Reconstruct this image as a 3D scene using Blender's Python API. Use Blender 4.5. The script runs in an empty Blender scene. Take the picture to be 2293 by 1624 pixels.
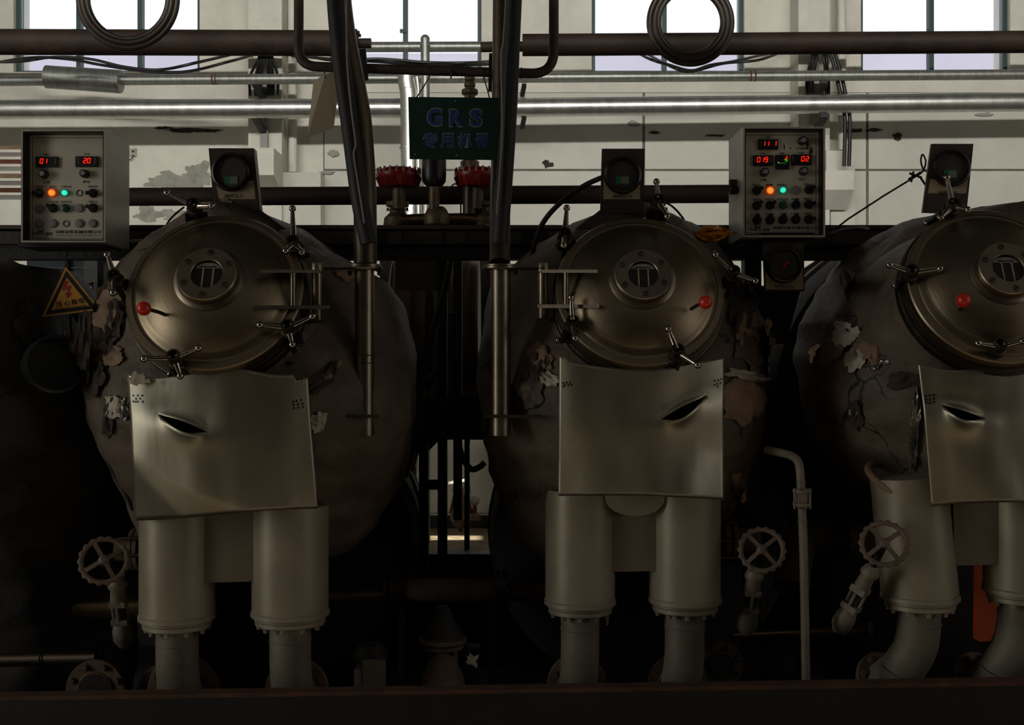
import bpy, bmesh, math, random
from mathutils import Vector, Matrix, Quaternion, noise
from mathutils.bvhtree import BVHTree
random.seed(7)

# ------------------------------------------------------------------ camera, world, lights, exposure
F, CX, CY, EYE = 2600.0, 1135.0, 800.0, 1.5      # focal length in pixels, optical axis pixel, eye height
sc = bpy.context.scene
COL = sc.collection
cam_d = bpy.data.cameras.new('camera'); cam = bpy.data.objects.new('camera', cam_d); COL.objects.link(cam)
cam.location = (0, 0, EYE); cam.rotation_euler = (math.radians(90), 0, 0)
cam_d.sensor_fit = 'HORIZONTAL'; cam_d.sensor_width = 36.0; cam_d.lens = 36.0 * F / 2293.0
cam_d.shift_x = (1146.5 - CX) / 2293.0; cam_d.shift_y = (CY - 812.0) / 2293.0
cam_d.clip_start = 0.05; cam_d.clip_end = 200
sc.camera = cam
sc.view_settings.view_transform = 'Standard'; sc.view_settings.look = 'None'
sc.view_settings.gamma = 1.0; sc.view_settings.exposure = 0.0; sc.view_settings.use_curve_mapping = False

world = bpy.data.worlds.new('overcast_sky'); sc.world = world; world.use_nodes = True
wb = world.node_tree.nodes['Background']; wb.inputs[0].default_value = (0.90, 0.92, 1.0, 1); wb.inputs[1].default_value = 1.35

def area(name, loc, aim, sx, sy, power, col, spread=180):
    d = bpy.data.lights.new(name, 'AREA'); d.shape = 'RECTANGLE'; d.size = sx; d.size_y = sy
    d.energy = power; d.color = col
    d.spread = math.radians(spread)
    o = bpy.data.objects.new(name, d); COL.objects.link(o); o.location = loc
    o.rotation_euler = Vector(aim).to_track_quat('-Z', 'Z').to_euler()
    return o
# daylight of the clerestory strip high in the wall behind the camera (long and low: it draws the pipe shadows on the far wall)
area('clerestory_daylight', (0, -5.9, 5.9), (0, 1, 0), 13.5, 0.4, 590, (1.0, 0.98, 0.91), 110)
# daylight of the windows in the left and right walls
area('left_window_daylight', (-6.85, 0.5, 2.2), (1, 0, 0), 3.7, 1.6, 80, (1.0, 0.99, 0.90))
area('right_window_daylight', (6.85, 0.2, 2.2), (-1, 0, 0), 2.6, 1.6, 12, (1.0, 0.88, 0.74))
sun_d = bpy.data.lights.new('sun', 'SUN'); sun_d.energy = 16.0; sun_d.angle = 0.009; sun_d.color = (1.0, 0.93, 0.82)
sun = bpy.data.objects.new('sun', sun_d); COL.objects.link(sun)
SUN_DIR = Vector((0.30, -0.50, 0.81)).normalized()
sun.location = (3, 0, 12); sun.rotation_euler = (-SUN_DIR).to_track_quat('-Z', 'Y').to_euler()

# ------------------------------------------------------------------ helpers
def P(px, py, Y): return Vector(((px - CX) * Y / F, Y, EYE - (py - CY) * Y / F))
def S(n, Y): return n * Y / F
def lin(c):
    return tuple(((v / 255.0) / 12.92 if v / 255.0 <= 0.04045 else ((v / 255.0 + 0.055) / 1.055) ** 2.4) for v in c)
MATS = {}
def M(name, col, rough=0.5, metal=0.0, var=0.22, scale=6.0, bump=0.0, bscale=60.0, rvar=0.1, stretch=None, emit=0.0, col2=None, alpha=None):
    m = bpy.data.materials.new(name); m.use_nodes = True; MATS[name] = m
    nt = m.node_tree; b = nt.nodes['Principled BSDF']; c = lin(col)
    b.inputs['Metallic'].default_value = metal; b.inputs['Roughness'].default_value = rough
    b.inputs['Base Color'].default_value = (*c, 1)
    if emit:
        b.inputs['Emission Color'].default_value = (*c, 1); b.inputs['Emission Strength'].default_value = emit
        return m
    tc = nt.nodes.new('ShaderNodeTexCoord'); mp = nt.nodes.new('ShaderNodeMapping')
    nt.links.new(tc.outputs['Object'], mp.inputs[0])
    if stretch: mp.inputs['Scale'].default_value = stretch
    n = nt.nodes.new('ShaderNodeTexNoise'); n.inputs['Scale'].default_value = scale; n.inputs['Detail'].default_value = 6; n.inputs['Roughness'].default_value = 0.65
    nt.links.new(mp.outputs[0], n.inputs['Vector'])
    r = nt.nodes.new('ShaderNodeValToRGB'); nt.links.new(n.outputs['Fac'], r.inputs[0])
    c2 = lin(col2) if col2 else tuple(v * (1 - var) for v in c)
    c3 = c if col2 else tuple(min(1, v * (1 + var)) for v in c)
    r.color_ramp.elements[0].position = 0.35; r.color_ramp.elements[0].color = (*c2, 1)
    r.color_ramp.elements[1].position = 0.65; r.color_ramp.elements[1].color = (*c3, 1)
    nt.links.new(r.outputs[0], b.inputs['Base Color'])
    if rvar:
        mr = nt.nodes.new('ShaderNodeMapRange'); mr.inputs[3].default_value = max(0.03, rough - rvar); mr.inputs[4].default_value = min(1, rough + rvar)
        nt.links.new(n.outputs['Fac'], mr.inputs[0]); nt.links.new(mr.outputs[0], b.inputs['Roughness'])
    if bump:
        n2 = nt.nodes.new('ShaderNodeTexNoise'); n2.inputs['Scale'].default_value = bscale; n2.inputs['Detail'].default_value = 5
        nt.links.new(mp.outputs[0], n2.inputs['Vector'])
        bp = nt.nodes.new('ShaderNodeBump'); bp.inputs['Strength'].default_value = bump; bp.inputs['Distance'].default_value = 0.01
        nt.links.new(n2.outputs['Fac'], bp.inputs['Height']); nt.links.new(bp.outputs[0], b.inputs['Normal'])
    return m

M('plaster', (214, 210, 198), 0.9, 0, 0.10, 2.2, 0.25, 30)
M('plaster_peel', (150, 148, 138), 0.95, 0, 0.25, 9, 0.5, 40)
M('board', (203, 201, 190), 0.75, 0, 0.07, 1.8, 0.08, 40)
M('joint', (112, 108, 96), 0.9, 0, 0.2, 9)
M('concrete', (120, 112, 98), 0.7, 0, 0.35, 3.0, 0.3, 30)
M('dark_floor', (128, 115, 92), 0.55, 0, 0.4, 3.0, 0.3, 25)
M('ceiling_grey', (42, 39, 35), 0.9, 0, 0.15)
M('frame_green', (30, 62, 54), 0.5, 0, 0.15, 10)
M('galvanised', (150, 152, 146), 0.42, 0.75, 0.18, 7, 0.12, 50, stretch=(6, 1, 1))
M('insul_silver', (205, 205, 200), 0.34, 0.9, 0.10, 5, 0.10, 30, stretch=(3, 1, 1))
M('brown_pipe', (64, 49, 40), 0.6, 0.1, 0.3, 9, 0.2, 60)
M('black_steel', (24, 21, 19), 0.55, 0.2, 0.3, 9, 0.2, 50)
M('rust', (92, 46, 28), 0.85, 0, 0.35, 30, 0.3, 80)
M('rubber', (13, 12, 11), 0.62, 0, 0.2, 9)
M('coil_hose', (62, 52, 44), 0.35, 0.3, 0.2, 9)
M('cable', (20, 19, 19), 0.5, 0, 0.2, 9)
M('stainless', (132, 120, 102), 0.38, 1.0, 0.14, 8, 0.06, 40)
M('stainless_dark', (84, 75, 65), 0.46, 1.0, 0.2, 9, 0.1, 40)
M('chrome', (170, 160, 150), 0.16, 1.0, 0.12, 9)
M('sheet_metal', (156, 149, 131), 0.42, 0.92, 0.12, 3.5, 0.10, 20, 0.08, stretch=(1, 1, 0.35))
M('plate_paint', (112, 102, 87), 0.5, 0.2, 0.12, 4.0, 0.08, 30)
M('leg_paint', (146, 136, 116), 0.42, 0.25, 0.12, 4.0, 0.08, 30)
M('leg_dusty', (118, 110, 94), 0.6, 0.2, 0.22, 5.0, 0.2, 40)
M('flange_rust', (98, 78, 62), 0.75, 0.1, 0.3, 16, 0.3, 50)
M('fabric', (86, 73, 60), 0.66, 0.0, 0.34, 5.5, 0.6, 26)
M('fabric_dark', (44, 40, 36), 0.75, 0.0, 0.35, 4.0, 0.5, 18)
M('foil', (150, 146, 140), 0.28, 0.8, 0.3, 9, 0.6, 40)
M('torn_tan', (128, 104, 82), 0.85, 0, 0.35, 14, 0.6, 50)
M('torn_pale', (178, 168, 150), 0.85, 0, 0.3, 14, 0.6, 50)
M('torn_dark', (60, 48, 40), 0.9, 0, 0.4, 20, 0.7, 60)
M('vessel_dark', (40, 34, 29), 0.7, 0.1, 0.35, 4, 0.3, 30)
M('drum_brown', (86, 68, 54), 0.5, 0.5, 0.25, 5, 0.1, 30)
M('beam_paint', (52, 44, 38), 0.55, 0.2, 0.25, 8, 0.15, 40)
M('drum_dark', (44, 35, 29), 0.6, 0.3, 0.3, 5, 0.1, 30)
M('box_paint', (168, 162, 148), 0.45, 0.1, 0.10, 4, 0.06, 40)
M('panel_plate', (196, 187, 168), 0.45, 0.1, 0.10, 6, 0.05, 50)
M('panel_black', (14, 13, 12), 0.4, 0, 0.2, 9)
M('knob_black', (16, 16, 17), 0.35, 0, 0.2, 9)
M('cap_grey', (128, 120, 118), 0.6, 0, 0.12, 9)
M('cap_pale', (170, 166, 154), 0.55, 0, 0.1, 9)
M('button_green', (16, 66, 50), 0.4, 0, 0.1, 9)
M('ink', (20, 17, 15), 0.8, 0, 0.1, 9)
M('led_red', (255, 38, 14), emit=0.9)
M('led_green', (60, 200, 60), emit=0.35)
M('led_yellow', (220, 210, 60), emit=0.6)
M('lamp_orange', (255, 150, 52), emit=0.85)
M('lamp_orange_rim', (215, 70, 12), emit=0.35)
M('lamp_green', (60, 255, 215), emit=0.75)
M('lamp_green_rim', (0, 130, 90), emit=0.25)
M('gauge_brown', (62, 50, 42), 0.5, 0.2, 0.2, 12, 0.1, 50)
M('gauge_black', (22, 19, 18), 0.35, 0, 0.2, 12)
M('gauge_face', (44, 40, 34), 0.6, 0, 0.25, 20)
M('gauge_label', (158, 138, 108), 0.6, 0, 0.15, 12)
M('lcd_green', (44, 104, 76), 0.4, 0, 0.1, 12)
M('lcd_grey', (110, 116, 100), 0.4, 0, 0.1, 12)
M('red_ball', (200, 42, 20), 0.3, 0, 0.08, 9)
M('red_casting', (128, 26, 20), 0.35, 0.0, 0.25, 14, 0.1, 40)
M('brass_pipe', (120, 98, 68), 0.32, 0.9, 0.2, 9, 0.1, 40)
M('bronze_casting', (104, 88, 68), 0.5, 0.6, 0.3, 14, 0.3, 50)
M('sign_green', (6, 44, 34), 0.45, 0, 0.12, 9)
M('sign_blue', (22, 52, 112), 0.5, 0, 0.08, 9)
M('sign_outline', (120, 124, 110), 0.6, 0, 0.08, 9)
M('card', (196, 184, 158), 0.85, 0, 0.06, 9)
M('warn_yellow', (196, 138, 44), 0.6, 0, 0.2, 12)
M('warn_red', (150, 34, 22), 0.6, 0, 0.1, 12)
M('cabinet_blue', (62, 76, 84), 0.5, 0.1, 0.15, 6)
M('pale_green_panel', (176, 184, 158), 0.6, 0, 0.1, 4)
M('grey_panel', (140, 140, 132), 0.6, 0, 0.1, 4)
M('amber_film', (196, 124, 30), 0.15, 0, 0.25, 20, 0.5, 40)
M('valve_grey', (122, 112, 98), 0.6, 0.3, 0.2, 12, 0.2, 50)
M('wheel_paint', (104, 88, 74), 0.55, 0.1, 0.25, 14, 0.2, 60)
M('orange_paint', (190, 78, 28), 0.55, 0, 0.2, 8)
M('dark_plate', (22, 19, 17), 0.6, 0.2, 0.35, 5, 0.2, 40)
M('edge_rust', (74, 47, 30), 0.8, 0.1, 0.4, 12, 0.3, 50)
M('concrete_pale', (118, 118, 130), 0.9, 0, 0.05, 1)
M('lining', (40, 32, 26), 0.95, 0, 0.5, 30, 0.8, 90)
def glass_mat():
    m = bpy.data.materials.new('window_glass'); m.use_nodes = True; MATS['window_glass'] = m
    nt = m.node_tree; out = nt.nodes['Material Output']; nt.nodes.remove(nt.nodes['Principled BSDF'])
    t = nt.nodes.new('ShaderNodeBsdfTransparent'); t.inputs[0].default_value = (0.96, 0.97, 1, 1)
    g = nt.nodes.new('ShaderNodeBsdfGlossy'); g.inputs['Roughness'].default_value = 0.08
    fr = nt.nodes.new('ShaderNodeFresnel'); mx = nt.nodes.new('ShaderNodeMixShader')
    nt.links.new(fr.outputs[0], mx.inputs[0]); nt.links.new(t.outputs[0], mx.inputs[1]); nt.links.new(g.outputs[0], mx.inputs[2])
    nt.links.new(mx.outputs[0], out.inputs[0])
glass_mat()
def lid_mat():
    # brushed round dish: fine concentric scratches in the relief and the gloss
    m = M('lid_steel', (130, 116, 95), 0.40, 1.0, 0.10, 5, 0)
    nt = m.node_tree; b = nt.nodes['Principled BSDF']
    tc = nt.nodes.new('ShaderNodeTexCoord'); le = nt.nodes.new('ShaderNodeVectorMath'); le.operation = 'LENGTH'
    mp = nt.nodes.new('ShaderNodeMapping'); mp.inputs['Scale'].default_value = (1, 1, 0)
    nt.links.new(tc.outputs['Object'], mp.inputs[0]); nt.links.new(mp.outputs[0], le.inputs[0])
    n = nt.nodes.new('ShaderNodeTexNoise'); n.noise_dimensions = '1D'; n.inputs['Scale'].default_value = 260; n.inputs['Detail'].default_value = 4
    nt.links.new(le.outputs['Value'], n.inputs['W'])
    bp = nt.nodes.new('ShaderNodeBump'); bp.inputs['Strength'].default_value = 0.22; bp.inputs['Distance'].default_value = 0.002
    nt.links.new(n.outputs['Fac'], bp.inputs['Height']); nt.links.new(bp.outputs[0], b.inputs['Normal'])
lid_mat()
def cracks(m, scale, width, dark):
    # worn creases: dark crooked lines where the jacket cloth has cracked
    nt = m.node_tree; b = nt.nodes['Principled BSDF']
    tc = nt.nodes.new('ShaderNodeTexCoord'); n = nt.nodes.new('ShaderNodeTexNoise'); n.inputs['Scale'].default_value = 7; n.inputs['Detail'].default_value = 4
    mx = nt.nodes.new('ShaderNodeMixRGB'); mx.inputs[0].default_value = 0.16
    nt.links.new(tc.outputs['Object'], n.inputs['Vector']); nt.links.new(tc.outputs['Object'], mx.inputs[1]); nt.links.new(n.outputs['Color'], mx.inputs[2])
    v = nt.nodes.new('ShaderNodeTexVoronoi'); v.feature = 'DISTANCE_TO_EDGE'; v.inputs['Scale'].default_value = scale
    nt.links.new(mx.outputs[0], v.inputs['Vector'])
    n3 = nt.nodes.new('ShaderNodeTexNoise'); n3.inputs['Scale'].default_value = 3.2; nt.links.new(tc.outputs['Object'], n3.inputs['Vector'])
    ma = nt.nodes.new('ShaderNodeMapRange'); ma.inputs[1].default_value = 0.5; ma.inputs[2].default_value = 0.62; ma.inputs[3].default_value = 0.0; ma.inputs[4].default_value = width
    nt.links.new(n3.outputs['Fac'], ma.inputs[0])
    lt = nt.nodes.new('ShaderNodeMath'); lt.operation = 'LESS_THAN'; nt.links.new(v.outputs['Distance'], lt.inputs[0]); nt.links.new(ma.outputs[0], lt.inputs[1])
    src = b.inputs['Base Color'].links[0].from_socket
    m2 = nt.nodes.new('ShaderNodeMixRGB'); m2.inputs[2].default_value = (*lin(dark), 1); nt.links.new(lt.outputs[0], m2.inputs[0]); nt.links.new(src, m2.inputs[1]); nt.links.new(m2.outputs[0], b.inputs['Base Color'])
cracks(MATS['fabric'], 5.0, 0.022, (24, 19, 16)); cracks(MATS['fabric_dark'], 5.0, 0.022, (12, 10, 9))

ORI = {}                                        # world origin of every object made here
def meta(o, label=None, cat=None, group=None, kind=None):
    if label: o['label'] = label
    if cat: o['category'] = cat
    if group: o['group'] = group
    if kind: o['kind'] = kind
    return o
def T(name, label, cat, loc, group=None, kind=None):
    o = bpy.data.objects.new(name, None); COL.objects.link(o); o.empty_display_size = 0.05
    o.location = loc; ORI[o.name] = Vector(loc)
    return meta(o, label, cat, group, kind)

def frame_of(d):
    d = Vector(d).normalized(); a = Vector((0, 0, 1)) if abs(d.z) < 0.9 else Vector((1, 0, 0))
    u = d.cross(a).normalized(); return u, d.cross(u).normalized(), d

class MB:
    def __init__(s): s.v, s.f = [], []
    def add(s, vs, fs):
        k = len(s.v); s.v += [Vector(q) for q in vs]; s.f += [tuple(i + k for i in q) for q in fs]; return s
    def box(s, c, size, rot=None):
        hx, hy, hz = [q / 2 for q in size]; vs = [Vector((x, y, z)) for x in (-hx, hx) for y in (-hy, hy) for z in (-hz, hz)]
        if rot is not None: vs = [rot @ q for q in vs]
        return s.add([Vector(c) + q for q in vs], [(0, 1, 3, 2), (4, 6, 7, 5), (0, 4, 5, 1), (2, 3, 7, 6), (0, 2, 6, 4), (1, 5, 7, 3)])
    def bb(s, a, b):
        a, b = Vector(a), Vector(b); return s.box((a + b) / 2, [abs(b[i] - a[i]) for i in range(3)])
    def bar(s, a, b, w, t, up=(0, 0, 1)):
        a, b = Vector(a), Vector(b); d = (b - a).normalized(); u = d.cross(Vector(up))
        if u.length < 1e-4: u = d.cross(Vector((1, 0, 0)))
        u.normalize(); n = u.cross(d); R = Matrix((u, d, n)).transposed()
        return s.box((a + b) / 2, (w, (b - a).length, t), R)
    def lathe(s, o, axis, prof, seg=32, a0=0.0, cap=True):
        o = Vector(o); u, w, d = frame_of(axis); vs, fs = [], []
        for r, h in prof:
            for k in range(seg):
                t = a0 + 2 * math.pi * k / seg; vs.append(o + d * h + (u * math.cos(t) + w * math.sin(t)) * r)
        for i in range(len(prof) - 1):
            for k in range(seg):
                a, b = i * seg + k, i * seg + (k + 1) % seg; fs.append((a, b, b + seg, a + seg))
        if cap:
            if prof[0][0] > 1e-6: fs.append(tuple(range(seg - 1, -1, -1)))
            if prof[-1][0] > 1e-6: fs.append(tuple(range((len(prof) - 1) * seg, len(prof) * seg)))
        return s.add(vs, fs)
    def cyl(s, a, b, r0, r1=None, seg=20):
        a, b = Vector(a), Vector(b); return s.lathe(a, b - a, [(r0, 0), (r0 if r1 is None else r1, (b - a).length)], seg)
    def ring(s, o, axis, ro, ri, h0, h1, seg=32):
        return s.lathe(o, axis, [(ri, h0), (ro, h0), (ro, h1), (ri, h1), (ri, h0)], seg, cap=False)
    def sph(s, c, r, seg=18, sq=1.0, axis=(0, 0, 1)):
        n = max(6, seg // 2); return s.lathe(c, axis, [(max(1e-5, r * math.sin(math.pi * i / n)), -r * sq * math.cos(math.pi * i / n)) for i in range(n + 1)], seg, cap=False)
    def tube(s, pts, r, seg=12, cap=True, rs=None):
        pts = [Vector(q) for q in pts]; n = len(pts); vs, fs = [], []
        tg = [(pts[min(i + 1, n - 1)] - pts[max(i - 1, 0)]).normalized() for i in range(n)]
        u = frame_of(tg[0])[0]
        for i in range(n):
            u = (u - tg[i] * u.dot(tg[i])).normalized(); w = tg[i].cross(u); rr = rs[i] if rs else r
            for k in range(seg):
                t = 2 * math.pi * k / seg; vs.append(pts[i] + (u * math.cos(t) + w * math.sin(t)) * rr)
        for i in range(n - 1):
            for k in range(seg):
                a, b = i * seg + k, i * seg + (k + 1) % seg; fs.append((a, b, b + seg, a + seg))
        if cap: fs.append(tuple(range(seg - 1, -1, -1))); fs.append(tuple(range((n - 1) * seg, n * seg)))
        return s.add(vs, fs)
    def torus(s, c, axis, R, r, seg=48, sub=12):
        u, w, d = frame_of(axis); c = Vector(c); vs, fs = [], []
        for i in range(seg):
            t = 2 * math.pi * i / seg; e = u * math.cos(t) + w * math.sin(t)
            for k in range(sub):
                q = 2 * math.pi * k / sub; vs.append(c + e * (R + r * math.cos(q)) + d * r * math.sin(q))
        for i in range(seg):
            for k in range(sub):
                a, b = i * sub + k, i * sub + (k + 1) % sub; c2 = ((i + 1) % seg) * sub
                fs.append((a, b, c2 + (k + 1) % sub, c2 + k))
        return s.add(vs, fs)
    def prism(s, poly, off):
        n = len(poly); off = Vector(off); poly = [Vector(q) for q in poly]
        return s.add(poly + [q + off for q in poly], [tuple(range(n)), tuple(range(2 * n - 1, n - 1, -1))] + [(i, i + n, (i + 1) % n + n, (i + 1) % n) for i in range(n)])
    def grid(s, rows, thick=None):
        """rows: list of rows of points; thick: vector offset for a back layer"""
        nr, nc = len(rows), len(rows[0]); vs = [q for r in rows for q in r]; fs = []
        for i in range(nr - 1):
            for j in range(nc - 1): fs.append((i * nc + j, (i + 1) * nc + j, (i + 1) * nc + j + 1, i * nc + j + 1))
        if thick is not None:
            N = len(vs); vs = vs + [Vector(q) + Vector(thick) for q in vs]
            fs += [tuple(reversed([i + N for i in q])) for q in list(fs)]
            bd = [i for i in range(nc)] + [i * nc + nc - 1 for i in range(1, nr)] + [(nr - 1) * nc + j for j in range(nc - 2, -1, -1)] + [i * nc for i in range(nr - 2, 0, -1)]
            for i in range(len(bd)):
                a, b = bd[i], bd[(i + 1) % len(bd)]; fs.append((a, b, b + N, a + N))
        return s.add(vs, fs)
    def build(s, name, mat, parent=None, label=None, cat=None, group=None, kind=None, smooth=True, ang=35, fix=True):
        if parent is not None: o0 = ORI[parent.name]
        else:
            lo = [min(q[i] for q in s.v) for i in range(3)]; hi = [max(q[i] for q in s.v) for i in range(3)]
            o0 = Vector(((lo[0] + hi[0]) / 2, (lo[1] + hi[1]) / 2, lo[2]))
        me = bpy.data.meshes.new(name); me.from_pydata([tuple(q - o0) for q in s.v], [], s.f); me.update()
        if fix:
            bm = bmesh.new(); bm.from_mesh(me); bmesh.ops.recalc_face_normals(bm, faces=bm.faces); bm.to_mesh(me); bm.free()
        me.materials.append(MATS[mat])
        if smooth:
            me.polygons.foreach_set('use_smooth', [True] * len(me.polygons))
            try: me.set_sharp_from_angle(angle=math.radians(ang))
            except Exception: pass
        o = bpy.data.objects.new(name, me); COL.objects.link(o)
        if parent is not None: o.parent = parent
        else: o.location = o0
        ORI[o.name] = o0
        return meta(o, label, cat, group, kind)

def struct(name, mb, mat, label=None, smooth=False, parent=None):
    return mb.build(name, mat, parent, label=label, kind=None if parent else 'structure', smooth=smooth)

_share = {}
def stamp(name, key, maker, mat, parent, pos, axis=(0, 0, 1), roll=None, label=None):
    """a small repeated part sharing one mesh; the mesh stands along +Z at its own origin"""
    if (key, mat) not in _share:
        mb = maker(); me = bpy.data.meshes.new(name); me.from_pydata([tuple(q) for q in mb.v], [], mb.f); me.update()
        bm = bmesh.new(); bm.from_mesh(me); bmesh.ops.recalc_face_normals(bm, faces=bm.faces); bm.to_mesh(me); bm.free()
        me.materials.append(MATS[mat]); me.polygons.foreach_set('use_smooth', [True] * len(me.polygons))
        me.set_sharp_from_angle(angle=math.radians(35)); _share[(key, mat)] = me
    o = bpy.data.objects.new(name, _share[(key, mat)]); COL.objects.link(o); o.parent = parent
    o.location = Vector(pos) - ORI[parent.name]; o.rotation_mode = 'QUATERNION'
    q = Vector((0, 0, 1)).rotation_difference(Vector(axis).normalized())
    o.rotation_quaternion = q; ORI[o.name] = Vector(pos)
    if label: o['label'] = label
    return o
def bolt(parent, pos, axis, r=0.008, h=0.010, mat='valve_grey', name='bolt'):
    mk = lambda: MB().lathe((0, 0, 0), (0, 0, 1), [(r * 1.45, 0), (r * 1.45, h * 0.2), (r, h * 0.2), (r, h * 0.92), (r * 0.85, h)], 6)
    return stamp(name, ('bolt', round(r, 4), round(h, 4)), mk, mat, parent, pos, axis)
def text(s, px, py, hpx, Y, mat, parent, wpx=None, off=0.0, name='lettering', rot=0.0, ext=0.0006, right=(1, 0, 0), up=(0, 0, 1), pos=None, italic=0.0):
    """flat lettering facing the aisle, centred on a point; hpx / wpx: size in pixels at depth Y"""
    cu = bpy.data.curves.new(name, 'FONT'); cu.body = s; cu.align_x = 'CENTER'; cu.align_y = 'CENTER'
    cu.offset = off; cu.resolution_u = 4; cu.shear = italic
    tmp = bpy.data.objects.new(name, cu); COL.objects.link(tmp)
    me = bpy.data.meshes.new_from_object(tmp.evaluated_get(bpy.context.evaluated_depsgraph_get()))
    bpy.data.objects.remove(tmp); bpy.data.curves.remove(cu)
    if len(me.vertices) == 0: return None
    xs = [v.co.x for v in me.vertices]; ys = [v.co.y for v in me.vertices]
    w, h = max(xs) - min(xs), max(ys) - min(ys); mx, my = (max(xs) + min(xs)) / 2, (max(ys) + min(ys)) / 2
    ky = S(hpx, Y) / h; kx = S(wpx, Y) / w if wpx else ky
    o0 = P(px, py, Y) if pos is None else Vector(pos); r, u = Vector(right).normalized(), Vector(up).normalized(); ca, sa = math.cos(rot), math.sin(rot)
    for v in me.vertices:
        x, y = (v.co.x - mx) * kx, (v.co.y - my) * ky
        v.co = o0 + r * (x * ca - y * sa) + u * (x * sa + y * ca) - ORI[parent.name]
    me.materials.clear(); me.materials.append(MATS[mat])
    o = bpy.data.objects.new(name, me); COL.objects.link(o); o.parent = parent; ORI[o.name] = ORI[parent.name]
    return o
def arc_pts(pts, rad, n=6):
    """polyline with rounded corners"""
    pts = [Vector(q) for q in pts]; out = [pts[0]]
    for i in range(1, len(pts) - 1):
        a, b, c = pts[i - 1], pts[i], pts[i + 1]
        d1, d2 = (a - b), (c - b); r = min(rad, d1.length * 0.49, d2.length * 0.49)
        p0, p2 = b + d1.normalized() * r, b + d2.normalized() * r
        for k in range(n + 1):
            t = k / n; out.append(p0 * (1 - t) ** 2 + b * 2 * t * (1 - t) + p2 * t * t)
    return out + [pts[-1]]
def spline(pts, n=8):
    pts = [Vector(q) for q in pts]; q = [pts[0] * 2 - pts[1]] + pts + [pts[-1] * 2 - pts[-2]]; out = []
    for i in range(1, len(q) - 2):
        a, b, c, d = q[i - 1:i + 3]
        for k in range(n):
            t = k / n
            out.append(0.5 * ((2 * b) + (c - a) * t + (2 * a - 5 * b + 4 * c - d) * t * t + (3 * b - a - 3 * c + d) * t ** 3))
    return out + [pts[-1]]
def blob(px, py, rx, ry, Y, th=0.004, seed=0, n=64, rough=0.35):
    poly = []
    for k in range(n):
        t = 2 * math.pi * k / n; q = 1 + rough * noise.noise(Vector((math.cos(t) * 1.7, math.sin(t) * 1.7, seed * 3.1))) * 1.8 + rough * .7 * noise.noise(Vector((math.cos(t) * 5.5, math.sin(t) * 5.5, seed * 1.7))) + rough * .4 * noise.noise(Vector((math.cos(t) * 13, math.sin(t) * 13, seed)))
        poly.append(P(px + rx * q * math.cos(t), py + ry * q * math.sin(t), Y))
    return MB().prism(poly, (0, th, 0))
def lerp_tab(tab, x):
    if x <= tab[0][0]: return tab[0][1:]
    for a, b in zip(tab, tab[1:]):
        if x <= b[0]:
            t = (x - a[0]) / (b[0] - a[0]); t = t * t * (3 - 2 * t) * 0.4 + t * 0.6
            return tuple(p + (q - p) * t for p, q in zip(a[1:], b[1:]))
    return tab[-1][1:]

# ------------------------------------------------------------------ the hall
WY = 10.2                                                     # face of the far wall
def wx(px): return (px - CX) * WY / F
def wz(py): return EYE - (py - CY) * WY / F
ZS, ZT, ZC = wz(161), 5.7, 7.0
WIN = [(30, 447, (170, 308)), (738, 1078, (906,)), (1325, 1667, (1490,)), (1928, 2262, (2092,))]
wall = MB(); wall.bb((-7, WY, 0), (7, WY + 0.35, ZS)); wall.bb((-7, WY, ZT), (7, WY + 0.35, ZC))
edges = [-7] + [q for w in WIN for q in (wx(w[0]), wx(w[1]))] + [7]
for i in range(0, len(edges), 2): wall.bb((edges[i], WY, ZS), (edges[i + 1], WY + 0.35, ZT))
wall_back = struct('wall_back', wall, 'plaster', 'pale plastered far wall of the hall with a row of high windows')
struct('floor', MB().bb((-7, -6.3, -0.2), (7, WY + 0.35, 0)), 'dark_floor', 'worn concrete floor of the hall')
# roof with a small roof light (the sun patch on the floor behind the machines) and a long slot added over the aisle for light
hx0, hx1, hy0, hy1 = 1.95, 2.42, 5.12, 5.42
ce = MB(); z0, z1 = ZC, ZC + 0.15
sa, sb = -2.74, -2.36            # long narrow slot added so sun on the aisle floor brightens the lids
ce.bb((-7, -6.3, z0), (7, sa, z1)); ce.bb((-7, sb, z0), (7, hy0, z1)); ce.bb((-7, sa, z0), (-0.6, sb, z1)); ce.bb((6.3, sa, z0), (7, sb, z1)); ce.bb((-7, hy1, z0), (7, WY + 0.35, z1)); ce.bb((-7, hy0, z0), (hx0, hy1, z1)); ce.bb((hx1, hy0, z0), (7, hy1, z1))
struct('ceiling', ce, 'ceiling_grey', 'dark grey hall ceiling')
def side_wall(name, x0, x1, yc, lab, hw=1.35):
    m = MB(); a, b = yc - hw, yc + hw
    m.bb((x0, -6.3, 0), (x1, a, ZC)); m.bb((x0, b, 0), (x1, WY + 0.35, ZC)); m.bb((x0, a, 0), (x1, b, 1.35)); m.bb((x0, a, 3.05), (x1, b, ZC))
    struct(name, m, 'plaster', lab)
side_wall('wall_left', -7.3, -7, 0.5, 'plastered side wall on the left', 1.9)
side_wall('wall_right', 7, 7.3, 0.2, 'plastered side wall on the right')
m = MB(); m.bb((-7, -6.3, 0), (7, -6.05, 5.68)); m.bb((-7, -6.3, 6.12), (7, -6.05, ZC)); struct('wall_front', m, 'plaster', 'wall behind the viewer with a clerestory strip')
struct('shade_screen', MB().bb((-7, -1.65, 0), (7, -1.5, 4.6)), 'ceiling_grey', 'unseen dark screen added behind the aisle to shade the machines')  # screen added out of view; keeps the clerestory light off the machines
struct('baseboard_back', MB().bb((-7, WY - 0.03, 0), (7, WY, 0.11)), 'black_steel', 'dark skirting of the far wall')
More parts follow.
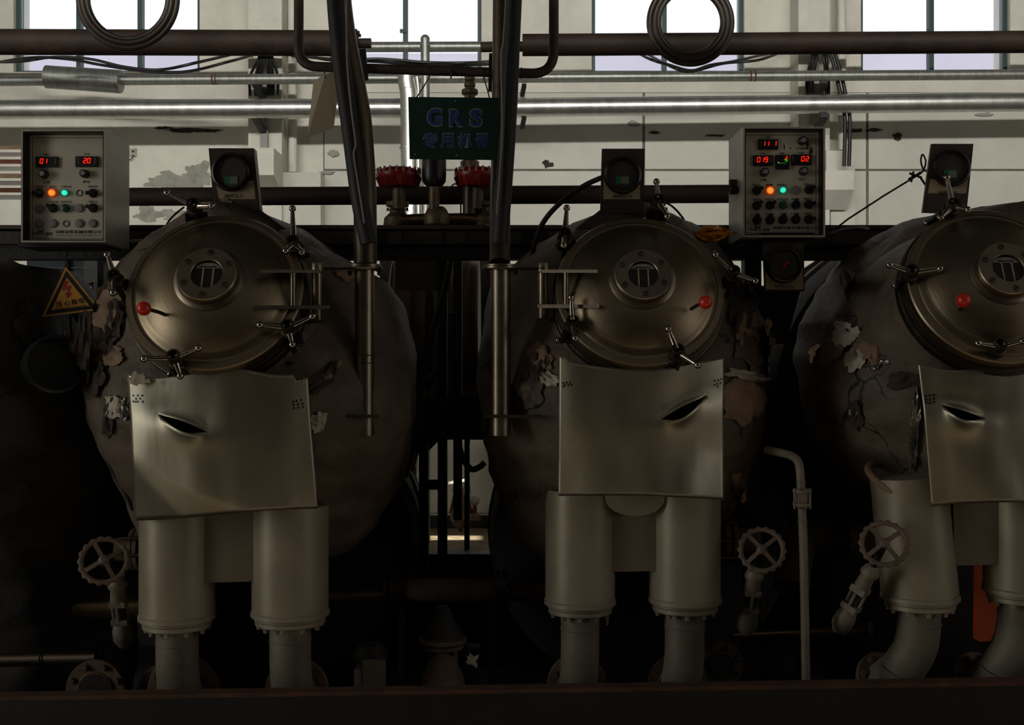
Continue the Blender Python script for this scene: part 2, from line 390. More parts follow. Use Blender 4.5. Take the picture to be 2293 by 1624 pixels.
for i, (a, b, mul) in enumerate(WIN):
    w = T('window_%d' % (i + 1), 'high window with dark green frame, %s on the far wall' % ('first from the left', 'second from the left', 'third from the left', 'rightmost')[i], None, ((wx(a) + wx(b)) / 2, WY + 0.1, ZS), kind='structure')
    xa, xb, y0, y1 = wx(a), wx(b), WY + 0.06, WY + 0.14; t = 0.035
    fr = MB(); fr.bb((xa, y0, ZS), (xa + t, y1, ZT)); fr.bb((xb - t, y0, ZS), (xb, y1, ZT)); fr.bb((xa + t, y0, ZS), (xb - t, y1, ZS + 0.025)); fr.bb((xa + t, y0, ZT - t), (xb - t, y1, ZT))
    fr.build('window_frame', 'frame_green', w, smooth=False)
    xs = [xa + t] + [wx(q) for q in mul] + [xb - t]
    for q in mul: MB().bb((wx(q) - 0.02, y0, ZS + 0.025), (wx(q) + 0.02, y1, ZT - t)).build('mullion', 'frame_green', w, smooth=False)
    for q in mul[:1]:
        MB().bb((wx(q) - 0.045, y0 - 0.02, wz(70)), (wx(q) + 0.0, y0, wz(62))).build('window_catch', 'frame_green', w, smooth=False)
    for q0, q1 in zip(xs, xs[1:]):
        MB().bb((q0 + 0.002, WY + 0.098, ZS + 0.025), (q1 - 0.002, WY + 0.102, ZT - t)).build('pane', 'window_glass', w, smooth=False)
MB().bb((-14, 17.0, 0), (14, 18.0, 5.95)).build('outside_building', 'concrete_pale', label='pale flat-roofed building seen low through the high windows', cat='building', smooth=False)
# wall boards with recessed joints (right of the left pilaster)
bx = [724, 1119, 1441, 1941, 2480]
for r0, r1 in ((384, 1148), (209, 379)):
    for a, b in zip(bx, bx[1:]):
        MB().bb((wx(a) + 0.012, WY - 0.014, wz(r1)), (wx(b) - 0.012, WY + 0.002, wz(r0))).build('wall_panel', 'board', wall_back, smooth=False)
MB().bb((wx(724), WY - 0.003, wz(1150)), (wx(2480), WY + 0.002, wz(207))).build('joint_backing', 'joint', wall_back, smooth=False)
# peeled plaster and stains on the far wall
for k, (x, y, rx, ry, mt) in enumerate([(395, 410, 62, 22, 'plaster_peel'), (442, 396, 34, 26, 'plaster_peel'), (330, 482, 26, 16, 'plaster_peel'), (420, 488, 40, 14, 'plaster_peel'), (372, 478, 26, 10, 'plaster_peel'),
        (1226, 368, 11, 9, 'torn_dark'), (408, 291, 40, 4, 'torn_dark'), (455, 292, 34, 3, 'torn_dark'), (365, 286, 18, 3, 'torn_dark'), (1420, 277, 14, 7, 'plaster_peel'), (2010, 305, 9, 9, 'torn_dark'), (1916, 292, 16, 4, 'torn_dark'),
        (1600, 303, 22, 2, 'torn_dark'), (1465, 296, 12, 3, 'torn_dark'), (2205, 256, 15, 4, 'plaster_peel'), (745, 343, 12, 8, 'plaster_peel'), (730, 386, 20, 4, 'plaster_peel'), (1960, 290, 16, 3, 'torn_dark')]):
    blob(x, y, rx, ry, (WY - 0.0155 if x > 724 else WY - 0.002) - 0.0012 * k, 0.004 + 0.0012 * k, k).build('peeled_patch', mt, wall_back, smooth=False)
# pilasters and their corbels
def pil(name, x0, x1, Y, lab, corb):
    m = MB(); a, b = P(x0, 0, Y), P(x1, 0, Y); m.bb((a.x, Y, 0), (b.x, WY + 0.01, ZC))
    o = struct(name, m, 'plaster', lab)
    for (c0, c1, d0, d1, CY2, slope) in corb:
        q0, q1 = P(c0, d0, CY2), P(c1, d1, CY2)
        mm = MB(); mm.bb((q0.x, CY2, q1.z), (q1.x, Y + 0.001, q0.z))
        if slope:
            s0 = P(c0, d1, CY2); s1 = P(c1, d1, CY2); lo = P(c0, d1 + slope, Y)
            mm.prism([(q0.x, CY2, q1.z), (q0.x, Y, q1.z), (q0.x, Y, lo.z)], (q1.x - q0.x, 0, 0))
        mm.build('corbel', 'plaster', o, smooth=False)
    return o
tr1 = pil('trim_1', 556, 631, 9.9, 'plastered pilaster left of the hanging card', [(563, 613, 331, 392, 9.55, 40)])
tr2 = pil('trim_2', 1788, 1858, 9.9, 'plastered pilaster behind the right control box', [(1850, 1905, 337, 382, 9.75, 0), (1845, 1912, 382, 425, 9.7, 45)])
MB().bb((P(632, 0, 9.95).x, 9.95, 0.11), (P(718, 0, 9.95).x, WY + 0.01, P(0, 386, 9.95).z)).build('trim_3', 'board', label='white boxed-in section of the far wall below the drain pipe', kind='structure', smooth=False)
MB().bb((P(1860, 0, 9.95).x, 9.95, 0.11), (P(1915, 0, 9.95).x, WY + 0.01, P(0, 370, 9.95).z)).build('trim_4', 'board', label='white boxed-in section of the far wall beside the right pilaster', kind='structure', smooth=False)
# wall socket
so = T('wall_socket', 'small white wall socket left of the first pressure gauge', 'socket', P(298, 349, WY))
MB().bb(P(290, 349, WY - 0.03), P(306, 333, WY) + Vector((0, 0.0, 0))).build('plate', 'cap_pale', so, smooth=False)
MB().cyl(P(298, 339, WY - 0.034), P(298, 339, WY - 0.028), 0.012).build('outlet', 'gauge_black', so)
MB().tube(spline([P(298, 346, WY - 0.034), P(296, 354, WY - 0.04), P(288, 358, WY - 0.03), P(280, 356, WY - 0.02)]), 0.004, 6).build('cord', 'cable', so)

# ------------------------------------------------------------------ pipes along the far wall
PY = 9.55
def run(name, lab, x0, y0, x1, y1, rpx, Y, mat, joints=(), jm=None, cat='pipe', jr=1.04, seg=28, jw=10):
    a, b = P(x0, y0, Y), P(x1, y1, Y); t = T(name, lab, cat, ((a + b) / 2) - Vector((0, 0, S(rpx, Y))))
    MB().cyl(a, b, S(rpx, Y), seg=seg).build('pipe', mat, t)
    for j in joints:
        k = (j - x0) / (x1 - x0); c = a.lerp(b, k); d = (b - a).normalized()
        MB().lathe(c - d * S(jw / 2, Y), d, [(S(rpx, Y) * 0.98, 0), (S(rpx, Y) * jr, 0.0), (S(rpx, Y) * jr, S(jw, Y)), (S(rpx, Y) * 0.98, S(jw, Y))], seg).build('joint_band', jm or mat, t)
    return t
run('insulated_pipe', 'long silver-clad pipe left of the vertical silver pipe, below the grey pipe', -730, 247.3, 898, 242, 21.5, PY, 'insul_silver', (258, 570, 893), jr=1.03)
run('insulated_pipe', 'long silver-clad pipe right of the hanging sign, below the grey pipe', 925, 243, 3000, 220.7, 21, PY, 'insul_silver', (1190, 1318, 1440, 1497, 1671, 1850, 2035, 2213), jr=1.012, jw=3)
run('galvanised_pipe', 'long thin grey galvanised pipe just above the silver-clad pipes', -730, 185.5, 3000, 162.5, 11.5, PY, 'galvanised', (570, 1180, 1848), jr=1.05, jw=3)
for x in (477, 484, 1680, 1690):
    y = 183 - 18 * (x + 330) / 2930
    o = MB().cyl(P(x - 1.6, y, PY), P(x + 1.6, y, PY), S(11.9, PY)).build('rust_ring', 'rust', bpy.data.objects['galvanised_pipe'])
run('galvanised_pipe', 'grey galvanised pipe across the second window, under the hanging sign\'s tube frame top', 700, 106, 1240, 104, 11.5, PY, 'galvanised', (1080,), jr=1.02, jw=4)
run('galvanised_pipe', 'grey pipe hidden mostly behind the left brown overhead pipe', -730, 114.3, 690, 106, 11.5, PY, 'galvanised')
run('galvanised_pipe', 'grey pipe hidden mostly behind the right brown overhead pipe', 1250, 104, 3000, 83.3, 11.5, PY, 'galvanised')
a, b = P(104, 172, PY - 0.02), P(271, 183, PY - 0.02); r = S(25, PY)
t = T('pipe_sleeve', 'loose speckled grey insulation sleeve slipped on the thin wall pipe', 'pipe sleeve', (a + b) / 2 - Vector((0, 0, r)))
MB().lathe(a, b - a, [(r * 0.5, 0.0), (r, 0.0), (r * 1.03, (b - a).length), (r * 0.5, (b - a).length)], 28).build('sleeve', 'galvanised', t)
MB().lathe(a, b - a, [(r * 1.012, 0.0), (r * 1.012, 0.03)], 28, cap=False).build('end_band', 'galvanised', t)
# vertical silver pipe with a slight offset bend
t = T('insulated_riser', 'bright vertical silver-clad pipe left of the hanging green sign', 'pipe', (P(918, 560, 9.3).x, 9.3, 0))
MB().tube(arc_pts([P(912, 150, 9.3), P(910, 178, 9.3), P(916, 205, 9.3), P(920, 560, 9.3), (P(920, 560, 9.3).x, 9.3, 0)], 0.05, 4), S(20.5, 9.3), 28).build('pipe', 'insul_silver', t, ang=60)
for y in (200, 246, 330): MB().lathe(P(915, y, 9.3), (0, 0, -1), [(S(20.8, 9.3), 0), (S(21.2, 9.3), 0.004), (S(20.8, 9.3), 0.01)], 28, cap=False).build('seam', 'insul_silver', t)
MB().tube(arc_pts([P(934, 172, 9.27), P(937, 195, 9.27), P(938, 560, 9.27), (P(938, 560, 9.27).x, 9.27, 0)], 0.05, 4), S(4.5, 9.27), 12).build('tracer_pipe', 'insul_silver', t)
t = T('galvanised_riser', 'thin vertical galvanised pipe with capped top behind the hanging sign', 'pipe', (P(953, 560, 9.2).x, 9.2, 0))
MB().tube([P(952, 88, 9.2), P(953, 560, 9.2), (P(953, 560, 9.2).x, 9.2, 0)], S(10, 9.2), 20).build('pipe', 'galvanised', t)
MB().sph(P(952, 88, 9.2), S(10.5, 9.2), 20).build('cap', 'galvanised', t)
MB().lathe(P(952, 100, 9.2), (0, 0, -1), [(S(11.3, 9.2), 0), (S(11.3, 9.2), 0.02)], 20).build('collar', 'galvanised', t)
for (x, top, bot, lab) in ((656, 139, 386, 'white vertical drain pipe beside the left pilaster'), (1886, 118, 336, 'white vertical drain pipe beside the right pilaster')):
    t = T('drain_pipe', lab, 'pipe', P(x, bot, 10.05)); MB().cyl(P(x, bot, 10.05), P(x - 3, -200, 10.05), S(9.5, 10.05)).build('pipe', 'plaster', t)
    for y in (top, (top + bot) / 2): MB().cyl(P(x, y, 10.05), P(x, y - 5, 10.05), S(11, 10.05)).build('socket_collar', 'plaster', t)
# black bracket arms of the wall pipes
for (x0, x1, lab, sgn) in ((571, 592, 'black steel pipe bracket on the left pilaster', 1), (1846, 1822, 'black steel pipe bracket on the right pilaster', -1)):
    t = T('pipe_bracket', lab, 'bracket', P(x1, 330, 9.86))
    for (ya, yb) in ((186, 226), (262, 298)):
        MB().bar(P(x0, ya, PY + 0.01), P(x1, yb, 9.88), 0.055, 0.04).build('arm', 'black_steel', t, smooth=False)
        MB().bar(P(x0 + 2 * sgn, ya + 2, PY + 0.0), P(x0 + 2 * sgn, ya - 12, PY + 0.0), 0.06, 0.03, up=(0, 1, 0)).build('saddle', 'black_steel', t, smooth=False)
    MB().bb(P(x1 - 9, 420, 9.84), P(x1 + 9, 120, 9.88)).build('upright', 'grey_panel', t, smooth=False)
for (x, y, l) in ((1172, 268, 'small black pipe hanger under the silver-clad pipe right of the sign'), (1172, 196, 'small rusty pipe hanger under the grey pipe right of the sign')):
    t = T('pipe_hanger', l, 'hanger', P(x - 3, y + 18, PY + 0.1)); MB().bar(P(x + 2, y - 6, PY), P(x - 3, y + 18, PY + 0.12), 0.035, 0.03).build('strap', 'black_steel', t, smooth=False)
    MB().bar(P(x - 3, y + 14, PY + 0.1), P(x - 3, y + 14, WY - 0.01), 0.025, 0.02).build('stem', 'black_steel', t, smooth=False)
# cables fanned out at the pilasters and sagging along the wall
for i, (x0, x1) in enumerate(((586, 560), (590, 572), (594, 584), (598, 600), (602, 612), (606, 622), (596, 578), (604, 606))):
    MB().tube(spline([P(x0, 112, 9.72), P((x0 * 2 + x1) / 3, 135, 9.70), P(x1, 172, 9.76), P(x1, 215, 9.8)]), S(3.2, 9.7), 8).build('cable', 'cable', label='black cable in the fan at the left pilaster, %s from the left' % ('first', 'second', 'fifth', 'sixth', 'seventh', 'eighth', 'third', 'fourth')[i] if i != 3 else 'black cable in the fan at the left pilaster, straight middle one', cat='cable', group='cables fanned out at the left pilaster')
for i, (x0, x1) in enumerate(((1822, 1806), (1828, 1812), (1834, 1820), (1842, 1850), (1848, 1856))):
    MB().tube(spline([P(x0, 108, 9.72), P((x0 + x1) / 2, 140, 9.70), P(x1, 185, 9.78), P(x1, 215, 9.82)]), S(3.2, 9.7), 8).build('cable', 'cable', label='black cable in the fan at the right pilaster, %s from the left' % ('first', 'second', 'third', 'fourth', 'fifth')[i], cat='cable', group='cables fanned out at the right pilaster')
for dx, l in ((0, 'left of the two slanting black cables right of the right control box'), (11, 'right of the two slanting black cables right of the right control box')):
    MB().tube(spline([P(1850 + dx, 100, 9.62), P(1868 + dx, 150, 9.62), P(1890 + dx, 250, 9.62), P(1892 + dx, 300, 9.62), P(1890 + dx, 372, 9.62)]), S(4.2, 9.6), 10).build('cable', 'cable', label=l, cat='cable')
sag = [([(-60, 150), (60, 130), (150, 132), (230, 146), (330, 160), (420, 160), (520, 136), (575, 120)], 'sagging black cable across the first window, the lower one'),
       ([(-60, 138), (40, 138), (120, 128), (200, 132), (280, 150), (360, 156), (450, 138), (560, 112)], 'sagging black cable across the first window, the upper one'),
       ([(640, 118), (700, 128), (760, 136), (850, 132), (960, 140), (1060, 140), (1130, 134)], 'black cable sagging across the second window, the upper one'),
       ([(640, 124), (740, 132), (840, 138), (940, 144), (1050, 146), (1130, 142)], 'black cable sagging across the second window, the lower one'),
       ([(1400, 100), (1450, 130), (1500, 146), (1548, 158), (1590, 146), (1640, 138), (1720, 120)], 'black cable drooping into a dip below the third window'),
       ([(1430, 110), (1500, 148), (1545, 160), (1620, 142), (1700, 134), (1760, 112)], 'second black cable drooping below the third window')]
for k, (pts, l) in enumerate(sag):
    MB().tube(spline([P(x, y, 9.0 + 0.03 * k if 0 < i < len(pts) - 1 else WY + 0.01) for i, (x, y) in enumerate(pts)]), S(3.4, 9), 8).build('sagging_cable', 'cable', label=l, cat='cable')

# ------------------------------------------------------------------ overhead brown pipes, tube frame, sign
t = run('overhead_pipe', 'thick dark brown overhead pipe at upper left', -2500, 84.3, 770, 97, 28.5, 4.6, 'brown_pipe', (770,), jr=1.22, jw=14, seg=36)
MB().cyl(P(770, 97, 4.6), P(831, 97, 4.6), S(11, 4.6)).build('stub', 'brown_pipe', t)
MB().cyl(P(778, 97, 4.6), P(800, 97, 4.6), S(31, 4.6)).build('end_flange', 'brown_pipe', t)
for k in range(6):
    q = k * math.pi / 3; bolt(t, P(800, 97, 4.6) + Vector((0, math.cos(q) * S(24, 4.6), math.sin(q) * S(24, 4.6))), (1, 0, 0), 0.007, 0.012, 'brown_pipe')
t = run('overhead_pipe', 'thick dark brown overhead pipe at upper right', 1170, 101, 4800, 78, 24.5, 4.6, 'brown_pipe', seg=36)
MB().cyl(P(1076, 106, 4.6), P(1172, 104, 4.6), S(11, 4.6)).build('stub', 'brown_pipe', t)
for (x, y, R, l) in ((285, -5, 100, 'coil of dark hose hanging at upper left'), (1547, 49, 82, 'coil of dark hose hanging at upper right')):
    t = T('hose_coil', l, 'hose', P(x, y + R, 4.3))
    for dr, dy in ((0, 0.0), (10, 0.008), (-9, 0.006)):
        MB().torus(P(x, y, 4.3) + Vector((0, dy, 0)), (0, 1, 0.02), S(R + dr, 4.3), S(7, 4.3), 64, 10).build('hose_turn', 'coil_hose', t)
    MB().bar(P(x, y - R + 16, 4.3) + Vector((0, 0.02, 0)), P(x, y - R - 130, 4.3) + Vector((0, 0.02, 0)), 0.03, 0.006, up=(0, 1, 0)).build('hanging_strap', 'black_steel', t, smooth=False)
# bent tube frame
UY = 4.06
t = T('tube_frame', 'bent dark tube frame that the green sign hangs from', 'frame', P(950, 160, UY))
MB().tube(arc_pts([P(669, -260, UY), P(669, 60, UY), P(668, 148, UY), P(960, 158, UY), P(1240, 166, UY), P(1240, 60, UY), P(1240, -260, UY)], S(62, UY), 8), S(11, UY), 16).build('tube', 'brown_pipe', t, ang=60)
MB().bar(P(812, 110, UY - 0.03), P(818, 180, UY - 0.03), 0.022, 0.01, up=(0, 1, 0)).build('side_strap', 'black_steel', t, smooth=False)
MB().bar(P(1101, 120, UY - 0.03), P(1099, 205, UY - 0.03), 0.018, 0.01, up=(0, 1, 0)).build('side_strap', 'black_steel', t, smooth=False)
for x in (742, 1010, 1167): MB().torus(P(x, 164 if x > 900 else 155, UY), (1, 0.1, 0), S(12.2, UY), 0.002, 20, 6).build('wire_tie', 'cable', t)
# hanging sign
SY = 3.86
t = T('hanging_sign', 'dark green hanging sign with blue letters GRS', 'sign', P(1015, 357, SY))
poly = [P(914, 217, SY), P(1117, 219, SY), P(1114, 358, SY), P(917, 356, SY)]
MB().prism(poly, (0, 0.006, 0)).build('board', 'sign_green', t, smooth=False)
for s, x, y, h, w in (('G', 973, 262.5, 43, 36), ('R', 1021, 264, 42, 32), ('S', 1066, 264, 43, 31)):
    text(s, x, y, h, SY - 0.0015, 'sign_outline', t, w, off=0.052); text(s, x, y, h - 5, SY - 0.003, 'sign_blue', t, w - 5, off=0.028)
for s, x, y, h, w in (('专', 963.5, 314.5, 36, 34), ('用', 1001.5, 314.5, 34, 30), ('机', 1041, 315, 34, 33), ('器', 1079, 315, 33, 33)):
    text(s, x, y, h, SY - 0.0015, 'sign_outline', t, w, off=0.045); text(s, x, y, h - 3.5, SY - 0.003, 'sign_blue', t, w - 3.5, off=0.017)
for (x, y) in ((929, 345), (1022, 348), (1020, 226)): bolt(t, P(x, y, SY), (0, -1, 0), 0.0016, 0.002, 'torn_pale', 'rivet')
MB().tube([P(933, 218, SY), P(945, 200, SY + 0.03), P(962, 172, UY - 0.005), P(963, 150, UY - 0.02)], 0.0022, 6).build('hanging_wire', 'cable', t)
MB().tube([P(1096, 219, SY), P(1090, 196, SY + 0.03), P(1083, 172, UY - 0.01), P(1082, 155, UY - 0.02)], 0.0022, 6).build('hanging_wire', 'cable', t)
# blank card
t = T('hanging_card', 'blank tan card hanging askew from the tube frame', 'card', P(705, 305, 3.9))
MB().prism([P(702, 181, 3.9), P(728, 167, 3.9), P(748, 160, 3.93), P(760, 170, 3.97), P(746, 284, 3.97), P(688, 307, 3.88)], (0.002, 0.004, 0)).build('sheet', 'card', t, smooth=False)
MB().tube([P(729, 175, 3.89), P(726, 165, 3.92), P(729, 152, UY - 0.04), P(733, 146, UY)], 0.002, 6).build('hanging_wire', 'cable', t)

# ------------------------------------------------------------------ hinge columns: steel pipe below, bent steel pipe and black hose above
def column(name, lab, cx, Y, top, flat, base, rlow, rup, sgn):
    t = T(name, lab, 'column', P(cx, 935, Y))
    MB().cyl(P(cx, 975, Y), P(cx, 600, Y), S(rlow, Y), seg=32).build('lower_pipe', 'stainless', t)
    MB().tube(arc_pts([P(q[0], q[1], q[2] if len(q) > 2 else Y) for q in top] + [P(cx + sgn * 2, 590, Y)], 0.12, 8), S(rup, Y), 28).build('upper_pipe', 'stainless_dark', t, ang=60)
    MB().lathe(P(cx, 605, Y), (0, 0, 1), [(S(38, Y), 0), (S(40, Y), 0.004), (S(40, Y), 0.010), (S(38, Y), 0.012), (S(38, Y), 0.016), (S(34, Y), 0.018)], 36).build('flange', 'stainless', t)
    MB().bb(P(flat[0], 605, Y + 0.05), P(flat[1], 599, Y - 0.05)).build('hinge_plate', 'stainless_dark', t, smooth=False)
    MB().prism([P(base[0], 936, Y + 0.09), P(base[1], 936, Y + 0.09), P(base[1] - sgn * 6, 936, Y - 0.07), P(base[0] + sgn * 6, 936, Y - 0.07)], (0, 0, 0.010)).build('base_plate', 'stainless_dark', t, smooth=False)
    for q in (-1, 1): bolt(t, P(cx + q * 33, 607, Y), (0, 0, -1), 0.006, 0.014, 'stainless_dark')
    return t
c1 = column('hinge_column', 'steel hinge column right of the left lid, bending up to the left', 816, 3.62, [(735, -300), (766, 60), (796, 208), (806, 262), (818, 420)], (706, 800), (735, 850), 21.5, 26, 1)
for (y, dy) in ((797, 0.006), (812, -0.006)):
    MB().torus(P(816, y, 3.62), (0, dy * 12, 1), S(22.3, 3.62), 0.0016, 32, 6).build('wire_tie', 'cable', c1)
c2 = column('hinge_column', 'steel hinge column left of the middle lid, rising straight up', 1121, 3.72, [(1127, -300, 4.0), (1125, 60, 3.98), (1122, 340, 3.96), (1120, 430, 3.84)], (1140, 1218), (1088, 1206), 22, 23.5, -1)
MB().tube(spline([P(738, -260, 3.545), P(756, 60, 3.545), P(790, 330, 3.545), P(806, 450, 3.55), P(826, 545, 3.555)]), S(20, 3.55), 20).build('black_hose', 'rubber', label='black rubber hose running down the front of the bent left column', cat='hose')
MB().tube(spline([P(1162, -260, 3.63), P(1147, 60, 3.63), P(1139, 250, 3.63), P(1128, 420, 3.635), P(1118, 545, 3.64)]), S(19, 3.63), 20).build('black_hose', 'rubber', label='black rubber hose running down the front of the straight right column', cat='hose')
MB().tube(spline([P(776, -40, 3.50), P(776, 66, 3.50), P(778, 150, 3.505), P(786, 240, 3.505), P(796, 320, 3.51), P(792, 345, 3.515), P(800, 400, 3.515), P(816, 500, 3.52)]), 0.0028, 8).build('thin_cable', 'cap_grey', label='thin pale cable running along the hose of the left column', cat='cable')
MB().tube(spline([P(1135, -40, 3.59), P(1127, 90, 3.59), P(1122, 130, 3.595), P(1124, 300, 3.6), P(1112, 480, 3.6)]), 0.0024, 8).build('thin_cable', 'cap_grey', label='thin pale cable running along the hose of the right column', cat='cable')

# ------------------------------------------------------------------ cross beam, brown cross pipe
BYb = 4.3
t = T('cross_beam', 'long black steel beam behind the lids that carries the control boxes', 'beam', P(1000, 580, BYb))
MB().bb(P(-2400, 546, BYb), P(4500, 514, BYb + 0.02)).build('web', 'beam_paint', t, smooth=False)
MB().bb(P(-2400, 518, BYb), P(4500, 512, BYb + 0.12)).build('top_flange', 'brown_pipe', t, smooth=False)
MB().bb(P(-2400, 580, BYb + 0.03), P(4500, 545, BYb + 0.12)).build('lower_channel', 'black_steel', t, smooth=False)
for x in (900, 992, 1044, 1205): MB().bb(P(x, 545, BYb - 0.004), P(x + 2, 518, BYb)).build('weld_seam', 'black_steel', t, smooth=False)
MB().bb(P(1167, 544, BYb - 0.006), P(1220, 517, BYb)).build('cover_plate', 'panel_black', t, smooth=False)
MB().bb(P(845, 545, BYb - 0.006), P(865, 517, BYb)).build('cover_plate', 'panel_black', t, smooth=False)
MB().prism([P(x, y, BYb + .05) for x, y in ((1700, 640), (1795, 640), (1760, 770), (1708, 770))], (0, .06, 0)).build('shroud', 'black_steel', t, smooth=False)
for x in (240, 1690): MB().bb(P(x - 22, 1600, BYb + 0.04), P(x + 6, 575, BYb + 0.11)).build('post', 'black_steel', t, smooth=False)
run('cross_pipe', 'thick brown pipe crossing behind the gauges between the control boxes', 270, 441, 1690, 434, 20.5, 4.75, 'brown_pipe', seg=32)

# ------------------------------------------------------------------ red actuators, motor, tee and manifold behind the sign
AY = 4.55
def actuator(x, y, lab):
    t = T('diaphragm_actuator', lab, 'actuator', P(x, y + 21, AY), group=None)
    R = S(51, AY)
    MB().lathe(P(x, y + 21, AY), (0, 0, 1), [(R * 0.78, 0), (R * 0.86, 0.006), (R * 0.97, 0.035), (R, 0.042), (R, 0.05), (R * 0.95, 0.052), (R * 0.9, 0.062), (R * 0.72, 0.072), (R * 0.4, 0.076)], 40).build('casing', 'red_casting', t)
    for k in range(20):
        q = 2 * math.pi * k / 20; bolt(t, P(x, y + 21, AY) + Vector((math.cos(q) * R * 0.93, math.sin(q) * R * 0.93, 0.05)), (0, 0, 1), 0.0045, 0.022, 'red_casting')
    for k in range(20):
        q = 2 * math.pi * (k + .5) / 20; e = Vector((math.cos(q), math.sin(q), 0)); c = P(x, y + 21, AY)
        MB().bar(c + e * R * 0.82, c + e * R * 0.99 + Vector((0, 0, 0.036)), 0.004, 0.006, up=(0, 0, 1)).build('rib', 'red_casting', t, smooth=False)
    MB().cyl(P(x, y + 24, AY), P(x, y + 70, AY), 0.025).build('yoke', 'bronze_casting', t)
    return t
actuator(893, 398, 'red ribbed valve actuator left of the black motor, below the sign')
actuator(1068, 398, 'red ribbed valve actuator half hidden behind the right column')
t = T('pump_motor', 'black rounded motor hanging below the green sign', 'motor', P(972, 418, AY - 0.05))
MB().lathe(P(972, 419, AY - .05), (0, 0, 1), [(S(10, AY), 0), (S(20, AY), 0.006), (S(26, AY), 0.022), (S(27, AY), 0.05), (S(27, AY), 0.16), (S(22, AY), 0.175)], 30).build('housing', 'panel_black', t)
MB().cyl(P(972, 419, AY - .05), P(972, 470, AY - .05), 0.02).build('shaft', 'bronze_casting', t)
t = T('threaded_riser', 'stubby steel riser with a union nut right of the black motor', 'pipe', P(1052, 480, AY))
MB().cyl(P(1052, 480, AY), P(1052, 380, AY), S(16, AY)).build('pipe', 'stainless_dark', t)
MB().lathe(P(1052, 384, AY), (0, 0, 1), [(S(18, AY), 0), (S(21, AY), 0.006), (S(21, AY), 0.038), (S(19, AY), 0.042)], 8).build('union_nut', 'bronze_casting', t, ang=20)
MB().cyl(P(1052, 360, AY), P(1052, 215, AY), S(12, AY)).build('upper_pipe', 'bronze_casting', t)
for (y, r) in ((212, 19), (196, 13), (182, 12)): MB().lathe(P(1052, y, AY), (0, 0, 1), [(S(r - 2, AY), 0), (S(r, AY), 0.004), (S(r, AY), 0.016), (S(r - 2, AY), 0.02)], 10).build('fitting', 'bronze_casting', t, ang=20)
t = T('valve_manifold', 'brassy curved manifold pipe with two valve bodies above the beam', 'manifold', P(985, 512, AY))
MB().tube(spline([P(880, 530, AY), P(888, 505, AY), P(915, 494, AY), P(985, 492, AY - .02), P(1050, 492, AY), P(1082, 502, AY), P(1092, 530, AY)]), S(14, AY), 20).build('pipe', 'brass_pipe', t, ang=60)
MB().lathe(P(978, 512, AY - .03), (0, 0, 1), [(S(20, AY), 0), (S(28, AY), 0.015), (S(30, AY), 0.045), (S(22, AY), 0.075), (S(16, AY), 0.085)], 24).build('check_valve_body', 'bronze_casting', t)
for x in (890, 1082):
    MB().lathe(P(x, 520, AY + .03), (0, 0, 1), [(S(24, AY), 0), (S(32, AY), 0.03), (S(30, AY), 0.055), (S(18, AY), 0.075), (S(18, AY), 0.1), (S(26, AY), 0.102), (S(26, AY), 0.118)], 20).build('valve_body', 'bronze_casting', t)
    for k in range(6):
        q = math.pi * k / 3; bolt(t, P(x, 480, AY + .03) + Vector((math.cos(q) * 0.038, math.sin(q) * 0.038, 0.014)), (0, 0, 1), 0.005, 0.012, 'bronze_casting')
MB().tube(spline([P(1005, 425, AY), P(1018, 412, AY), P(1030, 425, AY), P(1032, 480, AY)]), 0.003, 8).build('thin_cable', 'cable', label='short black cable loop beside the black motor', cat='cable')
t = run('galvanised_riser', 'thin pale riser seen just below the brown cross pipe', 1020, 470, 1020, 468, 3, AY, 'galvanised') if False else None

# ------------------------------------------------------------------ control boxes
SEG = {'0': 'abcdef', '1': 'bc', '2': 'abged', '3': 'abgcd', '5': 'afgcd', '7': 'abc', '9': 'abcdfg'}
def digit(ch, px, py, w, h, Y, mat, parent):
    """one seven-segment digit, its segments joined on one small mesh"""
    m = MB(); sl = 0.12 * h
    def seg(x0, y0, x1, y1, t):
        sx = lambda y: (0.5 - y) * sl
        m.bar(P(px + x0 * w + sx(y0), py + (y0 - .5) * h, Y), P(px + x1 * w + sx(y1), py + (y1 - .5) * h, Y), S(t, Y), 0.0012, up=(0, 1, 0))
    D = {'a': (-.42, 0, .42, 0), 'b': (.45, .05, .45, .46), 'c': (.45, .54, .45, .95), 'd': (-.42, 1, .42, 1), 'e': (-.45, .54, -.45, .95), 'f': (-.45, .05, -.45, .46), 'g': (-.42, .5, .42, .5)}
    for k in SEG[ch]: seg(*D[k], max(1.5, h * 0.17))
    o = m.build('digit', mat, parent, smooth=False); return o
def knob_pot(t, x, y, Y, sx):
    c = P(x, y, Y); MB().lathe(c, (0, -1, 0), [(S(10, Y), 0), (S(9.5, Y), 0.004), (S(8.6, Y), 0.022), (S(7, Y), 0.024)], 20).build('knob', 'knob_black', t)
    MB().lathe(c + Vector((0, -0.024, 0)), (0, -1, 0), [(S(5.8, Y), 0), (S(5.4, Y), 0.003)], 18).build('knob_cap', 'cap_grey', t)
def selector(t, x, y, Y, ang):
    c = P(x, y, Y); MB().lathe(c, (0, -1, 0), [(S(10.5, Y), 0), (S(10, Y), 0.006), (S(8, Y), 0.010), (S(7, Y), 0.014)], 20).build('selector_switch', 'knob_black', t)
    d = Vector((math.cos(ang), 0, math.sin(ang))); MB().bar(c - d * S(8, Y) + Vector((0, -.018, 0)), c + d * S(12, Y) + Vector((0, -.018, 0)), S(8, Y), 0.012, up=(0, 1, 0)).build('selector_lever', 'knob_black', t, smooth=False)
def button(t, x, y, Y, r, mat, name='button', h=0.010):
    MB().lathe(P(x, y, Y), (0, -1, 0), [(S(r, Y), 0), (S(r, Y), h * .6), (S(r * .86, Y), h), (S(r * .5, Y), h * 1.15)], 22).build(name, mat, t)
